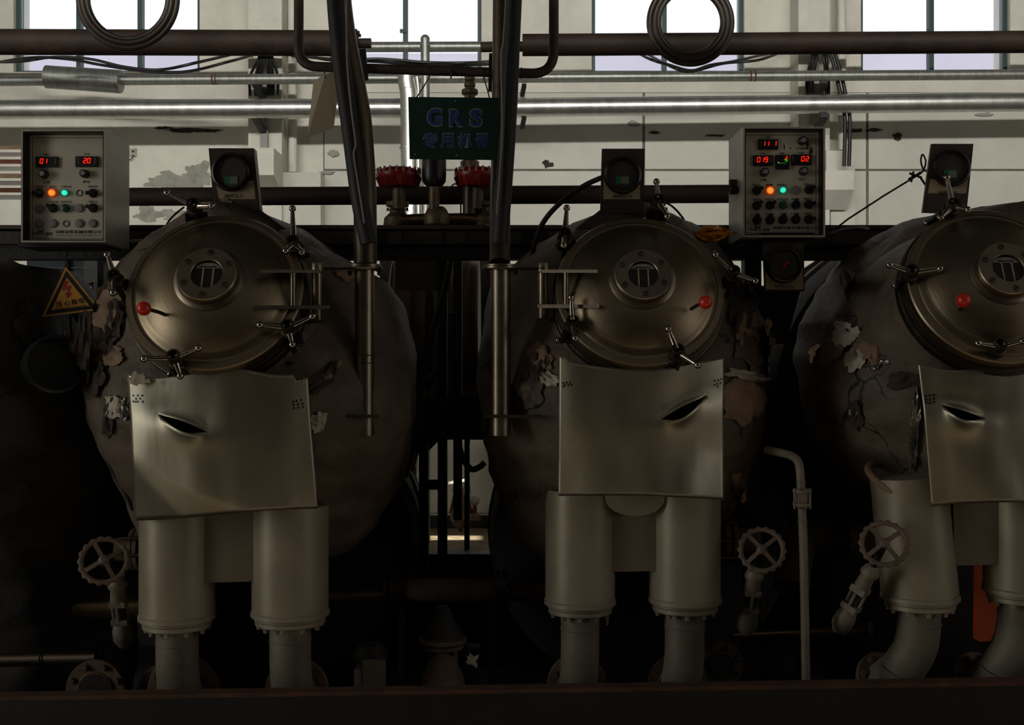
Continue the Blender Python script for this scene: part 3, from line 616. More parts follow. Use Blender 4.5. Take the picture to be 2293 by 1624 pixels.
def lamp(t, x, y, Y, r, core, rim):
    MB().lathe(P(x, y, Y), (0, -1, 0), [(S(r * 1.15, Y), 0), (S(r * 1.15, Y), 0.006), (S(r * .9, Y), 0.009)], 24).build('lamp_bezel', rim, t)
    MB().lathe(P(x, y, Y - 0.006), (0, -1, 0), [(S(r * .86, Y), 0), (S(r * .78, Y), 0.007), (S(r * .45, Y), 0.011)], 24).build('lamp_lens', core, t)
def display(t, x0, x1, y0, y1, Y, digs, flip=False):
    MB().bb(P(x0, y1, Y), P(x1, y0, Y - 0.008)).build('display_housing', 'panel_black', t, smooth=False)
    Yd = Y - 0.0095
    for (ch, x) in digs: digit(ch, x, (y0 + y1) / 2 - 2.5, 6.6, 10.5, Yd, 'led_red', t)
    for x in (x0 + 4, x1 - 6): MB().bb(P(x, y1 - 8, Y - .008), P(x + 1.2, y0 + 3, Y - .0086)).build('display_mark', 'cap_grey', t, smooth=False)
def shell(t, x0, x1, y0, y1, Y, dep, rec):
    a, b = P(x0, y1, Y), P(x1, y0, Y); th = 0.006; m = MB()
    m.bb((a.x, Y, a.z), (a.x + th, Y + dep, b.z)); m.bb((b.x - th, Y, a.z), (b.x, Y + dep, b.z))
    m.bb((a.x + th, Y, b.z - th), (b.x - th, Y + dep, b.z)); m.bb((a.x + th, Y, a.z), (b.x - th, Y + dep, a.z + th)); m.bb((a.x + th, Y + dep - th, a.z + th), (b.x - th, Y + dep, b.z - th))
    m.build('enclosure', 'box_paint', t, smooth=False)
    MB().bb((a.x + th + .001, Y + rec, a.z + th + .001), (b.x - th - .001, Y + rec + .004, b.z - th - .001)).build('front_panel', 'panel_plate', t, smooth=False)
    for (u0, v0, u1, v1) in ((a.x + th, a.z + th, a.x + th + .004, b.z - th), (b.x - th - .004, a.z + th, b.x - th, b.z - th), (a.x + th, b.z - th - .004, b.x - th, b.z - th), (a.x + th, a.z + th, b.x - th, a.z + th + .004)):
        MB().bb((u0, Y + .003, v0), (u1, Y + rec, v1)).build('recess_liner', 'panel_black', t, smooth=False)
    # printed border line
    p0, p1 = P(0, 0, Y), None; yb = Y + rec - 0.0006
    for (u0, v0, u1, v1) in ((.018, .018, -.018, .0195), (.018, -.0195, -.018, -.018), (.018, .0195, .0195, -.0195), (-.0195, .0195, -.018, -.0195)):
        gx = lambda u: (a.x if u > 0 else b.x) + u; gz = lambda v: (a.z if v > 0 else b.z) + v
        MB().bb((gx(u0), yb, gz(v0)), (gx(u1), yb + .0005, gz(v1))).build('border_line', 'ink', t, smooth=False)
    return Y + rec - 0.0005
B1 = T('control_box', 'left control box with displays reading 01 and 20', 'control box', P(145, 543, 4.0))
Yp = shell(B1, 47, 236, 290, 543, 3.94, 0.25, 0.05)
display(B1, 82, 129, 351, 375.5, Yp, (('0', 93), ('1', 102)))
display(B1, 170.5, 218, 350, 374.5, Yp, (('2', 190), ('0', 199)))
for x, y in ((100, 391), (191, 390)): knob_pot(B1, x, y, Yp, 1)
for s, x, y, h, w in (('主泵频率', 104, 346, 4, 13), ('提布轮', 195, 345, 4, 13), ('主泵', 104, 408, 6, 17), ('提布', 194, 407.5, 6, 17), ('主泵启动', 88, 418.5, 5, 20), ('运行', 118, 418.5, 5, 16), ('主泵运转', 149, 418, 5, 23), ('提布启动', 208, 418, 5, 21), ('正转反转', 119, 452, 5, 24), ('自动手动', 149, 452, 5, 24), ('照明开关', 208.5, 452, 5, 20)):
    text(s, x, y, h, Yp - .0002, 'ink', B1, w, off=0.01)
selector(B1, 88.6, 433, Yp, math.radians(190)); lamp(B1, 116.7, 432, Yp, 8.6, 'lamp_orange', 'lamp_orange_rim'); lamp(B1, 145.2, 432, Yp, 7.2, 'lamp_green', 'lamp_green_rim'); selector(B1, 208.5, 433, Yp, math.radians(185))
def ring_hole(t, x, y, Y):
    MB().ring(P(x, y, Y), (0, -1, 0), S(7.2, Y), S(6, Y), 0, 0.002, 24).build('blanking_ring', 'ink', t)
ring_hole(B1, 178, 432.5, Yp); ring_hole(B1, 148.3, 501, Yp)
for x, y in ((89, 467.5), (178, 466.5), (89, 500.8), (118.7, 500.5), (178, 500.5), (207.6, 500.5)): button(B1, x, y, Yp, 9.6, 'cap_grey', 'blanking_cap', 0.006)
selector(B1, 119, 466, Yp, math.radians(150)); selector(B1, 208.5, 466, Yp, math.radians(165)); button(B1, 148, 466.5, Yp, 9.4, 'button_green', h=0.016)
def maker_plate(t, x0, y, Y, k=1.0):
    text('TH', x0 + 11, y + 2.5, 7, Y - .0002, 'ink', t, 12, off=0.01)
    m = MB(); Yl = Y - .0006
    for (a, b, c, d, w) in ((0, -6, 3, -3, 1.8), (13, -6, 10, -3, 1.8), (2.5, -3.4, 10.5, -3.4, 1.8), (3.2, -3, 1, 6, 2), (9.8, -3, 12, 6, 2), (6.5, -3, 6.5, 4, 1.8)):
        m.bar(P(x0 + 18 + a * k, y + b, Yl), P(x0 + 18 + c * k, y + d, Yl), S(w, Y), .0005, up=(0, 1, 0))
    m.build('maker_emblem', 'ink', t, smooth=False)
    for dy in (0.5, 4.0): MB().bb(P(x0 + 35, y + dy + 2, Y), P(x0 + 51, y + dy, Y - .0005)).build('printed_bar', 'ink', t, smooth=False)
    text('同辉染整机械有限公司', x0 + 109, y - 1, 8, Y - .0002, 'ink', t, 101, off=0.012)
    text('TONGHUI DYEING & FINISHING MACHINERY CO.,LTD', x0 + 109, y + 7, 3, Y - .0002, 'ink', t, 101, off=0.01)
maker_plate(B1, 67, 520.5, Yp)
MB().bb(P(231, 543, 4.05), P(240, 290, 4.052)).build('side_seam', 'ink', B1, smooth=False) if False else None
B2 = T('control_box', 'right control box with four red displays and rows of black knobs', 'control box', P(1755, 532, 4.0))
Yp = shell(B2, 1664, 1848, 284, 531, 3.94, 0.255, 0.05)
display(B2, 1698, 1742.5, 312, 335.5, Yp, (('1', 1710), ('1', 1719), ('1', 1735)))
display(B2, 1686, 1731, 348, 372, Yp, (('0', 1699), ('1', 1707.5), ('9', 1716)))
display(B2, 1771.5, 1817, 346, 370.5, Yp, (('0', 1798), ('2', 1808)))
MB().bb(P(1735.5, 380, Yp), P(1767.5, 347, Yp - .010)).build('display_housing', 'panel_black', B2, smooth=False)
digit('2', 1761.5, 354, 4, 7, Yp - .0112, 'led_red', B2); digit('7', 1757, 359.5, 3.4, 5, Yp - .0112, 'led_green', B2); digit('5', 1762, 359.5, 3.4, 5, Yp - .0112, 'led_green', B2)
MB().bb(P(1744, 366, Yp - .010), P(1760, 365.2, Yp - .0112)).build('display_line', 'led_green', B2, smooth=False); MB().bb(P(1742, 365.5, Yp - .010), P(1744.4, 363, Yp - .0112)).build('display_dot', 'led_yellow', B2, smooth=False)
for x, y in ((1795.5, 316.5), (1711, 386.5), (1798, 384.5)): knob_pot(B2, x, y, Yp, -1)
for s, x, y, h, w in (('主缸温度', 1719, 307, 4, 12), ('上升速率', 1793, 332.5, 5.5, 25), ('主泵频', 1708, 343.5, 4, 12), ('温度', 1751, 343.5, 4, 12), ('布轮', 1794, 342, 4, 12), ('主泵', 1709, 403, 6, 15), ('布轮', 1795, 401.5, 6, 15),
                       ('主泵启动', 1693, 414.5, 5, 19), ('报警', 1723, 414.5, 5, 16), ('运转指示', 1751, 414, 5, 23), ('提布启动', 1810, 413, 5, 19), ('加料泵', 1694, 447, 5, 19), ('正转反转', 1723, 446.5, 5, 22), ('自动手动', 1752, 446.5, 5, 25), ('排水开关', 1781, 446, 5, 20), ('照明开关', 1810, 445.5, 5, 20),
                       ('进水阀门', 1693, 480, 5, 27), ('溢流阀门', 1724, 479.5, 5, 24), ('升温阀', 1753, 479, 5, 19), ('降温阀门', 1782, 478.5, 5, 24), ('加压排压', 1811, 478, 5, 24)):
    text(s, x, y, h, Yp - .0002, 'ink', B2, w, off=0.01)
selector(B2, 1695, 427, Yp, math.radians(30)); lamp(B2, 1724.3, 426.8, Yp, 8.8, 'lamp_orange', 'lamp_orange_rim'); lamp(B2, 1753, 426, Yp, 7.4, 'lamp_green', 'lamp_green_rim'); button(B2, 1781.7, 426, Yp, 9.2, 'cap_grey', 'blanking_cap', 0.006); selector(B2, 1811, 425, Yp, math.radians(30))
for k, x in enumerate((1695, 1724.3, 1753, 1781.8, 1811)):
    if k == 2: button(B2, x, 459.5, Yp, 9.6, 'button_green', h=0.016)
    else: selector(B2, x, 460 - k * .4, Yp, math.radians((40, 35, 0, 100, 10)[k]))
    selector(B2, x, 493 - k * .4, Yp, math.radians((100, 95, 90, 95, 0)[k]))
maker_plate(B2, 1673, 511.5, Yp)
for k, (x, y, rx, ry) in enumerate(((1808, 324, 4, 9), (1816, 338, 4, 8), (1756, 330, 1.5, 7), (1770, 332, 2, 1.6))): blob(x, y, rx, ry, Yp - .0003, .0005, k + 30).build('grime_patch', 'torn_dark', B2, smooth=False)
lt = MB(); lt.box(P(1649, 419, 4.03) + Vector((-.012, 0, 0)), (0.026, 0.022, 0.05)); lt.build('latch', 'stainless_dark', B2, smooth=False)
MB().cyl(P(1649, 425, 4.03) + Vector((-.002, -.01, 0)), P(1649, 425, 4.03) + Vector((-.03, -.03, 0)), 0.012).build('latch_key', 'black_steel', B2)
# folded rims below the boxes
for (x0, x1, y, b, l) in ((20, 290, 545, B1, ''), (1640, 1860, 535, B2, '')):
    MB().bb(P(x0 + 20, y + 8, 4.02), P(x1 - 20, y, 4.2)).build('mounting_foot', 'black_steel', b, smooth=False)

# ------------------------------------------------------------------ pressure gauges on their plates
def gauge(lab, quad, cx, cy, R, Y, lab_y, label_quad=None, lcd=True, tilt=0.0, thick=0.012, txt='喷嘴压力', fy=None, foot=None):
    t = T('pressure_gauge', lab, 'gauge', (P(*quad[2], Y) + P(*quad[3], Y)) / 2)
    MB().prism([P(x, y, Y) for x, y in quad], (0, thick, 0)).build('plate', 'gauge_brown', t, smooth=False)
    side = Vector((0.0, 0.05, 0)); 
    MB().prism([P(quad[1][0], quad[1][1], Y + .001), P(quad[2][0], quad[2][1], Y + .001), P(quad[2][0] + 2, quad[2][1], Y + .001), P(quad[1][0] + 2, quad[1][1], Y + .001)], (0, 0.045, 0)).build('plate_fold', 'stainless_dark', t, smooth=False)
    if label_quad: MB().prism([P(x, y, Y - .0012) for x, y in label_quad], (0, .001, 0)).build('label_plate', 'gauge_label', t, smooth=False)
    c = P(cx, cy, Y)
    MB().lathe(c, (0, -1, 0), [(S(R, Y), 0), (S(R, Y), 0.016), (S(R - 3, Y), 0.024), (S(R - 6, Y), 0.026), (S(R - 8, Y), 0.020), (S(R - 9, Y), 0.012)], 44).build('bezel', 'gauge_black', t)
    MB().lathe(c, (0, -1, 0), [(S(R - 8.6, Y), 0.004), (S(R - 8.7, Y), 0.0125)], 44).build('dial', 'gauge_face', t)
    if lcd:
        x, y = lcd
        MB().bb(P(x - 15, y + 9, Y - .0126), P(x + 15, y - 9, Y - .014)).build('screen', 'lcd_green', t, smooth=False)
        MB().bb(P(x - 3, y + 7, Y - .014), P(x + 14, y - 8, Y - .0145)).build('screen_window', 'lcd_grey', t, smooth=False)
    if lab_y: text(txt, lab_y[0], lab_y[1], 8.5, Y - .0016, 'ink', t, 42, off=0.012)
    if foot: MB().prism([P(x, y, Y + .003) for x, y in foot], (0, 0.02, 0)).build('gusset', 'gauge_brown', t, smooth=False)
    return t
g1 = gauge('pressure gauge on a leaning dark plate above the left lid', [(467, 332), (566, 332), (580, 472), (480, 478)], 518, 387, 43, 3.80, (524, 439), [(482, 405), (568, 405), (572, 446), (490, 446)], (518, 404), foot=[(480, 474), (580, 468), (640, 512), (440, 512)])
blob(506, 456, 12, 14, 3.795, .002, 5, rough=.2).build('loose_flap', 'torn_tan', g1, smooth=False)
g2 = gauge('pressure gauge on an upright dark plate above the middle lid', [(1348, 333), (1442, 333), (1438, 478), (1344, 478)], 1394, 394, 42, 3.86, (1394, 440), [(1352, 402), (1434, 402), (1433, 446), (1351, 446)], (1394, 404), foot=[(1344, 470), (1438, 470), (1490, 512), (1290, 512)])
g3 = gauge('pressure gauge on a slanting dark plate above the right lid', [(2086, 322), (2178, 322), (2162, 480), (2066, 476)], 2128, 378, 42, 3.74, (2122, 432), [(2083, 402), (2168, 402), (2164, 433), (2078, 433)], (2128, 390))
g4 = gauge('round pressure gauge with red pointer below the right control box', [(1708, 545), (1798, 543), (1800, 652), (1713, 652)], 1753, 594, 41, 3.96, (1756, 642), [(1713, 598), (1797, 598), (1799, 648), (1716, 648)], None, txt='缸内压力')
MB().bar(P(1753, 600, 3.945), P(1765, 586, 3.945), 0.006, 0.0015, up=(0, 1, 0)).build('pointer', 'red_ball', g4, smooth=False)
MB().bb(P(1708, 545, 3.965), P(1800, 530, 4.1)).build('hanger_plate', 'black_steel', g4, smooth=False)
# hoses and cables around the gauges
MB().tube(spline([P(1347, 398, 3.87), P(1310, 415, 3.9), P(1262, 448, 3.95), P(1222, 490, 4.0), P(1200, 535, 4.05), P(1188, 590, 4.1)]), S(6, 3.9), 12).build('black_hose', 'rubber', label='black hose arching from the middle gauge down to the left', cat='hose')
MB().tube(spline([P(1484, 452, 4.1), P(1505, 462, 4.12), P(1530, 490, 4.15), P(1550, 530, 4.2)]), S(2.4, 4.1), 8).build('thin_cable', 'cable', label='thin black cable curving down beside the upper clamp of the middle lid', cat='cable')
MB().tube(spline([P(412, 464, 4.1), P(392, 480, 4.12), P(375, 500, 4.15), P(362, 530, 4.2)]), S(2.2, 4.1), 8).build('thin_cable', 'cable', label='thin black cable curving down beside the upper clamp of the left lid', cat='cable')
t = T('knotted_cable', 'thin black cable with knotted loop left of the right gauge', 'cable', P(1850, 530, 4.2))
MB().tube([P(2062, 388, 3.82), P(1980, 438, 3.95), P(1900, 490, 4.1), P(1845, 532, 4.2)], S(2.2, 4), 8).build('straight_run', 'cable', t)
MB().tube(spline([P(2046, 395, 3.8), P(2066, 384, 3.8), P(2073, 362, 3.8), P(2066, 346, 3.8), P(2062, 360, 3.8), P(2068, 380, 3.8), P(2078, 384, 3.78)]), S(2, 3.8), 8).build('loop', 'cable', t)
for q in (((2034, 402), (2062, 386)), ((2036, 388), (2064, 398)), ((2040, 408), (2046, 384)), ((2060, 396), (2072, 414))):
    MB().tube([P(*q[0], 3.8), P(*q[1], 3.79)], S(2.6, 3.8), 8).build('knot_end', 'cable', t)
# amber wrapper, pale marker
random.seed(3)
rows = []
for i in range(9):
    row = []
    for j in range(15):
        u, v = j / 14, i / 8; wv = math.sin(math.pi * min(1, u * 1.15 + .02)) ** .6
        x = 1558 + u * 92; y = 523 - u * 2 + (v - .5) * 36 * wv
        row.append(P(x, y, 3.92 + .03 * noise.noise(Vector((u * 5, v * 4, 1)))) + Vector((0, 0, .006 * noise.noise(Vector((u * 7, v * 6, 9))))))
    rows.append(row)
MB().grid(rows, (0, 0.02, 0.0)).build('plastic_wrapper', 'amber_film', label='crumpled amber plastic wrapper lying beside the right control box', cat='wrapper', ang=20)
t = T('marker_pen', 'pale grey pen lying on the beam right of the left control box', 'pen', P(318, 540, 4.2))
MB().lathe(P(288, 540, 4.2), Vector((1, 0, .03)), [(0.003, 0), (0.006, .012), (0.0065, .05)], 14).build('cap', 'cap_pale', t); MB().lathe(P(318, 539, 4.2), Vector((1, 0, .03)), [(0.0065, 0), (0.0065, .05), (.003, .06)], 14).build('barrel', 'stainless_dark', t)
MB().tube(spline([P(1850, 530, 4.1), P(1880, 516, 4.08), P(1920, 510, 4.05), P(1945, 512, 4.0)]), S(3, 4), 8).build('thin_cable', 'cap_grey', label='pale bent wire lying on the beam right of the right control box', cat='cable')

# ------------------------------------------------------------------ the three dyeing machines
TILT = math.radians(25)
AX = Vector((0, -math.cos(TILT), math.sin(TILT)))            # lids face the aisle and lean back
LU = Vector((0, math.sin(TILT), math.cos(TILT)))             # up along the lid face
LR = Vector((1, 0, 0))
def dome(r, k): return k * (0.016 + 0.066 * (1 - min(1, r / (0.222 * k)) ** 3))
def lid_profile(k):
    pr = [(.262, -.026), (.266, -.022), (.266, .006), (.262, .011), (.246, .013), (.244, .010), (.236, .010), (.232, .014), (.222, .016)]
    pr += [(.222 * (1 - i / 20), .016 + .066 * (1 - (1 - i / 20) ** 3)) for i in range(1, 21)]
    return [(max(1e-5, r * k), h * k) for r, h in pr]
BV = {}
LP = {}
def plane_pt(t, px, py, off):
    """point of the sight line through a pixel that lies `off` in front of a machine's lid plane"""
    c = LP[t.name]; d = Vector(((px - CX) / F, 1, -(py - CY) / F)); o = Vector((0, 0, EYE))
    return o + d * ((off + (c - o).dot(AX)) / d.dot(AX))
def body(t, tab, mat='fabric', amp=0.014, seed=0, yb=4.75, nz=84, na=84):
    rows = []; y0, y1 = tab[0][0], tab[-1][0]
    for i in range(nz + 1):
        py = y0 + (y1 - y0) * i / nz; xl, xr, yf = lerp_tab(tab, py); ym = yf + 0.42
        a, b = P(xl, py, ym), P(xr, py, ym); xc, ha = (a.x + b.x) / 2, (b.x - a.x) / 2; row = []
        for j in range(na + 1):
            th = 2 * math.pi * j / na; c, s = math.cos(th), math.sin(th)
            ex = 0.82
            x = xc + ha * math.copysign(abs(c) ** ex, c); y = ym - 0.42 * math.copysign(abs(s) ** ex, s) if s > 0 else ym + (yb - ym) * abs(s) ** .5
            q = Vector((x * 5.2, y * 3.5, a.z * 3.6 + seed * 7))
            d = amp * (noise.noise(q) * 1.2 + 0.7 * noise.noise(q * 2.7) + 0.35 * abs(noise.noise(q * 6.1)))
            fold = amp * 0.8 * abs(noise.noise(Vector((x * 11 + a.z * 4, a.z * 5, seed + 3.3))))
            k = (d - fold) / max(0.1, math.hypot(x - xc, y - ym))
            row.append(Vector((x + (x - xc) * k, y + (y - ym) * k, a.z + 0.3 * d)))
        rows.append(row)
    m = MB().grid(rows); n = na + 1
    m.f.append(tuple(range(n - 1))); m.f.append(tuple(nz * n + j for j in range(n - 2, -1, -1)))
    BV[t.name] = BVHTree.FromPolygons([tuple(q) for q in m.v], m.f)
    return m.build('insulation_jacket', mat, t, ang=60)
def apron(t, tl, tr, br, bl, Yc, slit, seed=0, bend=0.10, curl=None, name='apron_sheet', torn=None):
    """hanging sheet-metal apron with a torn slit; px corners, slit = (x0,y0,x1,y1,open_px,bow)"""
    nu, nv = 72, 34
    sx0, sy0, sx1, sy1, ow, bow = slit
    def base(u, v):
        x = (tl[0] * (1 - u) + tr[0] * u) * (1 - v) + (bl[0] * (1 - u) + br[0] * u) * v
        y = (tl[1] * (1 - u) + tr[1] * u) * (1 - v) + (bl[1] * (1 - u) + br[1] * u) * v
        if torn: y += torn(u) * (1 - v) ** 4
        y += (6 * math.sin(u * 5 + seed) - 4 * u) * v ** 3 * .5
        return x, y
    def surf(x, y, u, v, lip=0.0):
        d = Yc + bend * (u - .46) ** 2 * 1.6 + 0.02 * (v - .3) ** 2
        d += 0.010 * noise.noise(Vector((u * 2.4, v * 1.6, seed * 5))) + 0.005 * noise.noise(Vector((u * 6, v * 2.2, seed * 5 + 2)))
        # dented round the slit
        dx, dy = x - (sx0 + sx1) / 2, y - (sy0 + sy1) / 2; rr = math.hypot(dx / 110, dy / 75)
        s_ = min(1, max(0, (x - sx0) / (sx1 - sx0))); yl = sy0 + (sy1 - sy0) * s_ + bow * 4 * s_ * (1 - s_)
        d -= 0.016 * math.exp(-rr * rr * 2.2) * math.tanh((y - yl) / 16)
        if curl: d += curl(u, v)
        return P(x, y, d - lip)
    mid = []
    for j in range(nu + 1):
        u = j / nu; vm = 0.36; x, y = base(u, vm)
        # centre line of the slit at this column, continued level outside
        s = (x - sx0) / (sx1 - sx0); sc2 = min(1, max(0, s)); ys = sy0 + (sy1 - sy0) * sc2 + bow * 4 * sc2 * (1 - sc2)
        w = ow * (max(0, math.sin(math.pi * s)) ** 1.1 if 0 < s < 1 else 0)
        mid.append((x, ys, w))
    up, lo = [], []
    nA, nB = 16, 22
    for i in range(nA + 1):
        v = i / nA; row = []
        for j in range(nu + 1):
            u = j / nu; xt, yt = base(u, 0); xm, ym, w = mid[j]; x = xt + (xm - xt) * v; y = yt + (ym - w - yt) * v
            row.append(surf(x, y, u, .36 * v, 0.022 * (w / ow) * v ** 6))
        up.append(row)
    for i in range(nB + 1):
        v = i / nB; row = []
        for j in range(nu + 1):
            u = j / nu; xb, yb = base(u, 1); xm, ym, w = mid[j]; x = xm + (xb - xm) * v; y = ym + w + (yb - ym - w) * v
            row.append(surf(x, y, u, .36 + .64 * v, 0.026 * (w / ow) * (1 - v) ** 14))
        lo.append(row)
    m = MB(); m.grid(up); k = len(m.v); m.grid(lo)
    o = m.build(name, 'sheet_metal', t, ang=50, fix=False)
    bm = bmesh.new(); bm.from_mesh(o.data); bmesh.ops.remove_doubles(bm, verts=bm.verts, dist=1e-5); bmesh.ops.recalc_face_normals(bm, faces=bm.faces); bm.to_mesh(o.data); bm.free()
    BV[o.name] = BVHTree.FromPolygons([tuple(q) for q in m.v], m.f)
    so = o.modifiers.new('thickness', 'SOLIDIFY'); so.thickness = 0.0014; so.offset = 0
    # dark torn lining seen through the slit
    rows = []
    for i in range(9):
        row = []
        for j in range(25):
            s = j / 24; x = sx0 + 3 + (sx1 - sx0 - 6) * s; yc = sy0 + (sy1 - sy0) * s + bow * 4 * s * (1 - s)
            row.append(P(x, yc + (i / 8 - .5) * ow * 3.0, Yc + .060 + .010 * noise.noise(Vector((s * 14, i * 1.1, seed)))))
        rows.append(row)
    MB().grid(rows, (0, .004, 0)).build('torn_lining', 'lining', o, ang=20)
    return o, surf
def holes(sheet, pts, Y):
    for x, y in pts:
        o = Vector((0, 0, EYE)); d = Vector(((x - CX) / F, 1, -(y - CY) / F)).normalized(); h, nrm, _, _ = BV[sheet.name].ray_cast(o, d)
        if h is None: continue
        nrm = nrm if nrm.dot(d) < 0 else -nrm
        stamp('perforation', 'perf', lambda: MB().lathe((0, 0, 0), (0, 0, 1), [(0.0036, 0), (0.0036, 0.0012)], 10), 'panel_black', sheet, h + nrm * .0004, nrm)
def clamp(t, hub, Y, ends, lug, k=1.0):
    """swing-bolt clamp: cup hub, ball-ended arms, bolt and forked lug on the neck flange"""
    c = plane_pt(t, hub[0], hub[1], .040); ax = (AX * 0.9 + Vector((0, 0, .18))).normalized()
    h = MB().lathe(c - ax * .030, ax, [(.016, 0), (.023, .004), (.025, .020), (.020, .022), (.0205, .046), (.0195, .049), (.014, .049), (.014, .024)], 22, cap=True).build('swing_clamp', 'stainless_dark', t)
    for (ex, ey, dY) in ends:
        e = plane_pt(t, ex, ey, .046 - dY); d = (e - c).normalized()
        MB().lathe(c + d * .010, d, [(.012, 0), (.0105, .01), (.006, (e - c).length - .012), (.0056, (e - c).length - .004)], 14).build('clamp_arm', 'chrome', h)
        MB().sph(e, .0112, 16).build('arm_ball', 'chrome', h)
    MB().cyl(c - ax * .03, c - ax * .125, .0085).build('swing_bolt', 'stainless_dark', h)
    lp = plane_pt(t, lug[0], lug[1], -.055)
    for q in (-1, 1):
        MB().bar(c - ax * .035 + LR * q * .016, lp + LR * q * .016, .011, .036, up=AX).build('fork_plate', 'black_steel', h, smooth=False)
    MB().cyl(lp - LR * .032, lp + LR * .032, .008).build('pivot_pin', 'stainless_dark', h)
    MB().sph(lp - LR * .036, .010, 12).build('pin_head', 'chrome', h)
    return h
def drape(t, px, py, Y, off):
    """point on the machine's jacket behind a pixel, lifted off the cloth by `off`; plain depth Y beside the jacket"""
    o = Vector((0, 0, EYE)); d = Vector(((px - CX) / F, 1, -(py - CY) / F)).normalized()
    h, nrm, _, _ = BV[t.name].ray_cast(o, d)
    if h is None or h.y > Y + .35: return P(px, py, Y) - d * off
    return h + (nrm if nrm.dot(d) < 0 else -nrm) * off
def crumple(t, px, py, wpx, hpx, Y, mat, seed, rot=0.0, n=15, name='torn_insulation', amp=0.016):
    rows = []
    for i in range(n):
        row = []
        for j in range(n):
            u, v = j / (n - 1) - .5, i / (n - 1) - .5
            q = max(abs(u), abs(v)) / max(1e-6, math.hypot(u, v)); k = .35 + .65 * q          # square grid eased towards an oval
            e = 1.25 * k * (1 + .35 * noise.noise(Vector((u * 3.1, v * 3.1, seed * 2.1))) + .18 * noise.noise(Vector((u * 8, v * 8, seed * 1.1))))
            x, y = u * wpx * e, v * hpx * e; edge = max(abs(u), abs(v)) * 2
            lift = .004 + amp * (.55 + .9 * noise.noise(Vector((u * 3.2, v * 3.2, seed))) + .35 * noise.noise(Vector((u * 8, v * 8, seed + 5)))) * (1.0 if seed % 3 == 0 else 1.1 - .6 * edge)
            row.append(drape(t, px + x * math.cos(rot) - y * math.sin(rot), py + x * math.sin(rot) + y * math.cos(rot), Y, max(.002, lift)))
        rows.append(row)
    return MB().grid(rows, (0, .006, 0)).build(name, mat, t, ang=45)
def lid(t, cx, cy, Y, k, knob, knob_base, hinge=None, roll=0.0):
    c = P(cx, cy, Y); LP[t.name] = c
    L = stamp('lid', ('lid', round(k, 3)), lambda: MB().lathe((0, 0, 0), (0, 0, 1), lid_profile(k), 72), 'lid_steel', t, c, AX)
    MB().lathe(c, AX, [(.22 * k, -.085), (.272 * k, -.085), (.276 * k, -.080), (.276 * k, -.056), (.268 * k, -.052), (.268 * k, -.046), (.274 * k, -.044), (.274 * k, -.030), (.26 * k, -.026)], 72).build('neck_flange', 'stainless_dark', t)
    MB().lathe(c, AX, [(.262 * k, -.08), (.272 * k, -.12), (.300 * k, -.17), (.335 * k, -.24), (.36 * k, -.34)], 64, cap=False).build('neck_jacket', 'fabric', t, ang=60)
    # sight glass
    a = c + AX * (dome(0, k) - .006)
    sg = MB().lathe(a, AX, [(.104, -.006), (.104, .004), (.098, .008), (.092, .010), (.092, .014), (.0885, .014), (.0885, .034), (.086, .037), (.048, .037), (.046, .035), (.046, .022)], 56).build('sight_glass', 'stainless', t)
    MB().lathe(a, AX, [(.0455, .020), (.0455, .025)], 40).build('glass_disc', 'gauge_black', sg)
    f = a + AX * .0262
    for dx in (-.0135, .0165): MB().bar(f + LR * dx - LU * .040, f + LR * dx + LU * .022, .0045, .001, up=AX).build('glass_strip', 'gauge_label', sg, smooth=False)
    MB().prism([f + LR * x + LU * y + AX * .0002 for x, y in ((-.039, .022), (.039, .022), (.030, .033), (.015, .040), (-.015, .040), (-.030, .033))], AX * .0006).build('glass_label', 'cap_grey', sg, smooth=False)
    MB().bar(f + LR * -.024 + LU * .027 + AX * .001, f + LR * .024 + LU * .027 + AX * .001, .004, .0006, up=AX).build('label_print', 'ink', sg, smooth=False)
    for q in range(6):
        th = math.pi / 2 + q * math.pi / 3 + roll; p = a + AX * .037 + (LR * math.cos(th) + LU * math.sin(th)) * .070
        stamp('socket_screw', 'sscrew', lambda: MB().lathe((0, 0, 0), (0, 0, 1), [(.0105, -.004), (.0105, .0004), (.0085, .0008), (.0085, -.002), (.0065, -.002), (.0065, .0022), (.0035, .0022), (.0035, -.001)], 18), 'stainless_dark', sg, p, AX)
    # knob handle
    b, e = P(*knob_base), P(*knob)
    kh = MB().tube(spline([b, b.lerp(e, .4) + AX * .006, e]), .0055, 12).build('lid_handle', 'stainless_dark', t)
    MB().sph(e, .0205, 26).build('handle_ball', 'red_ball', kh)
    return L
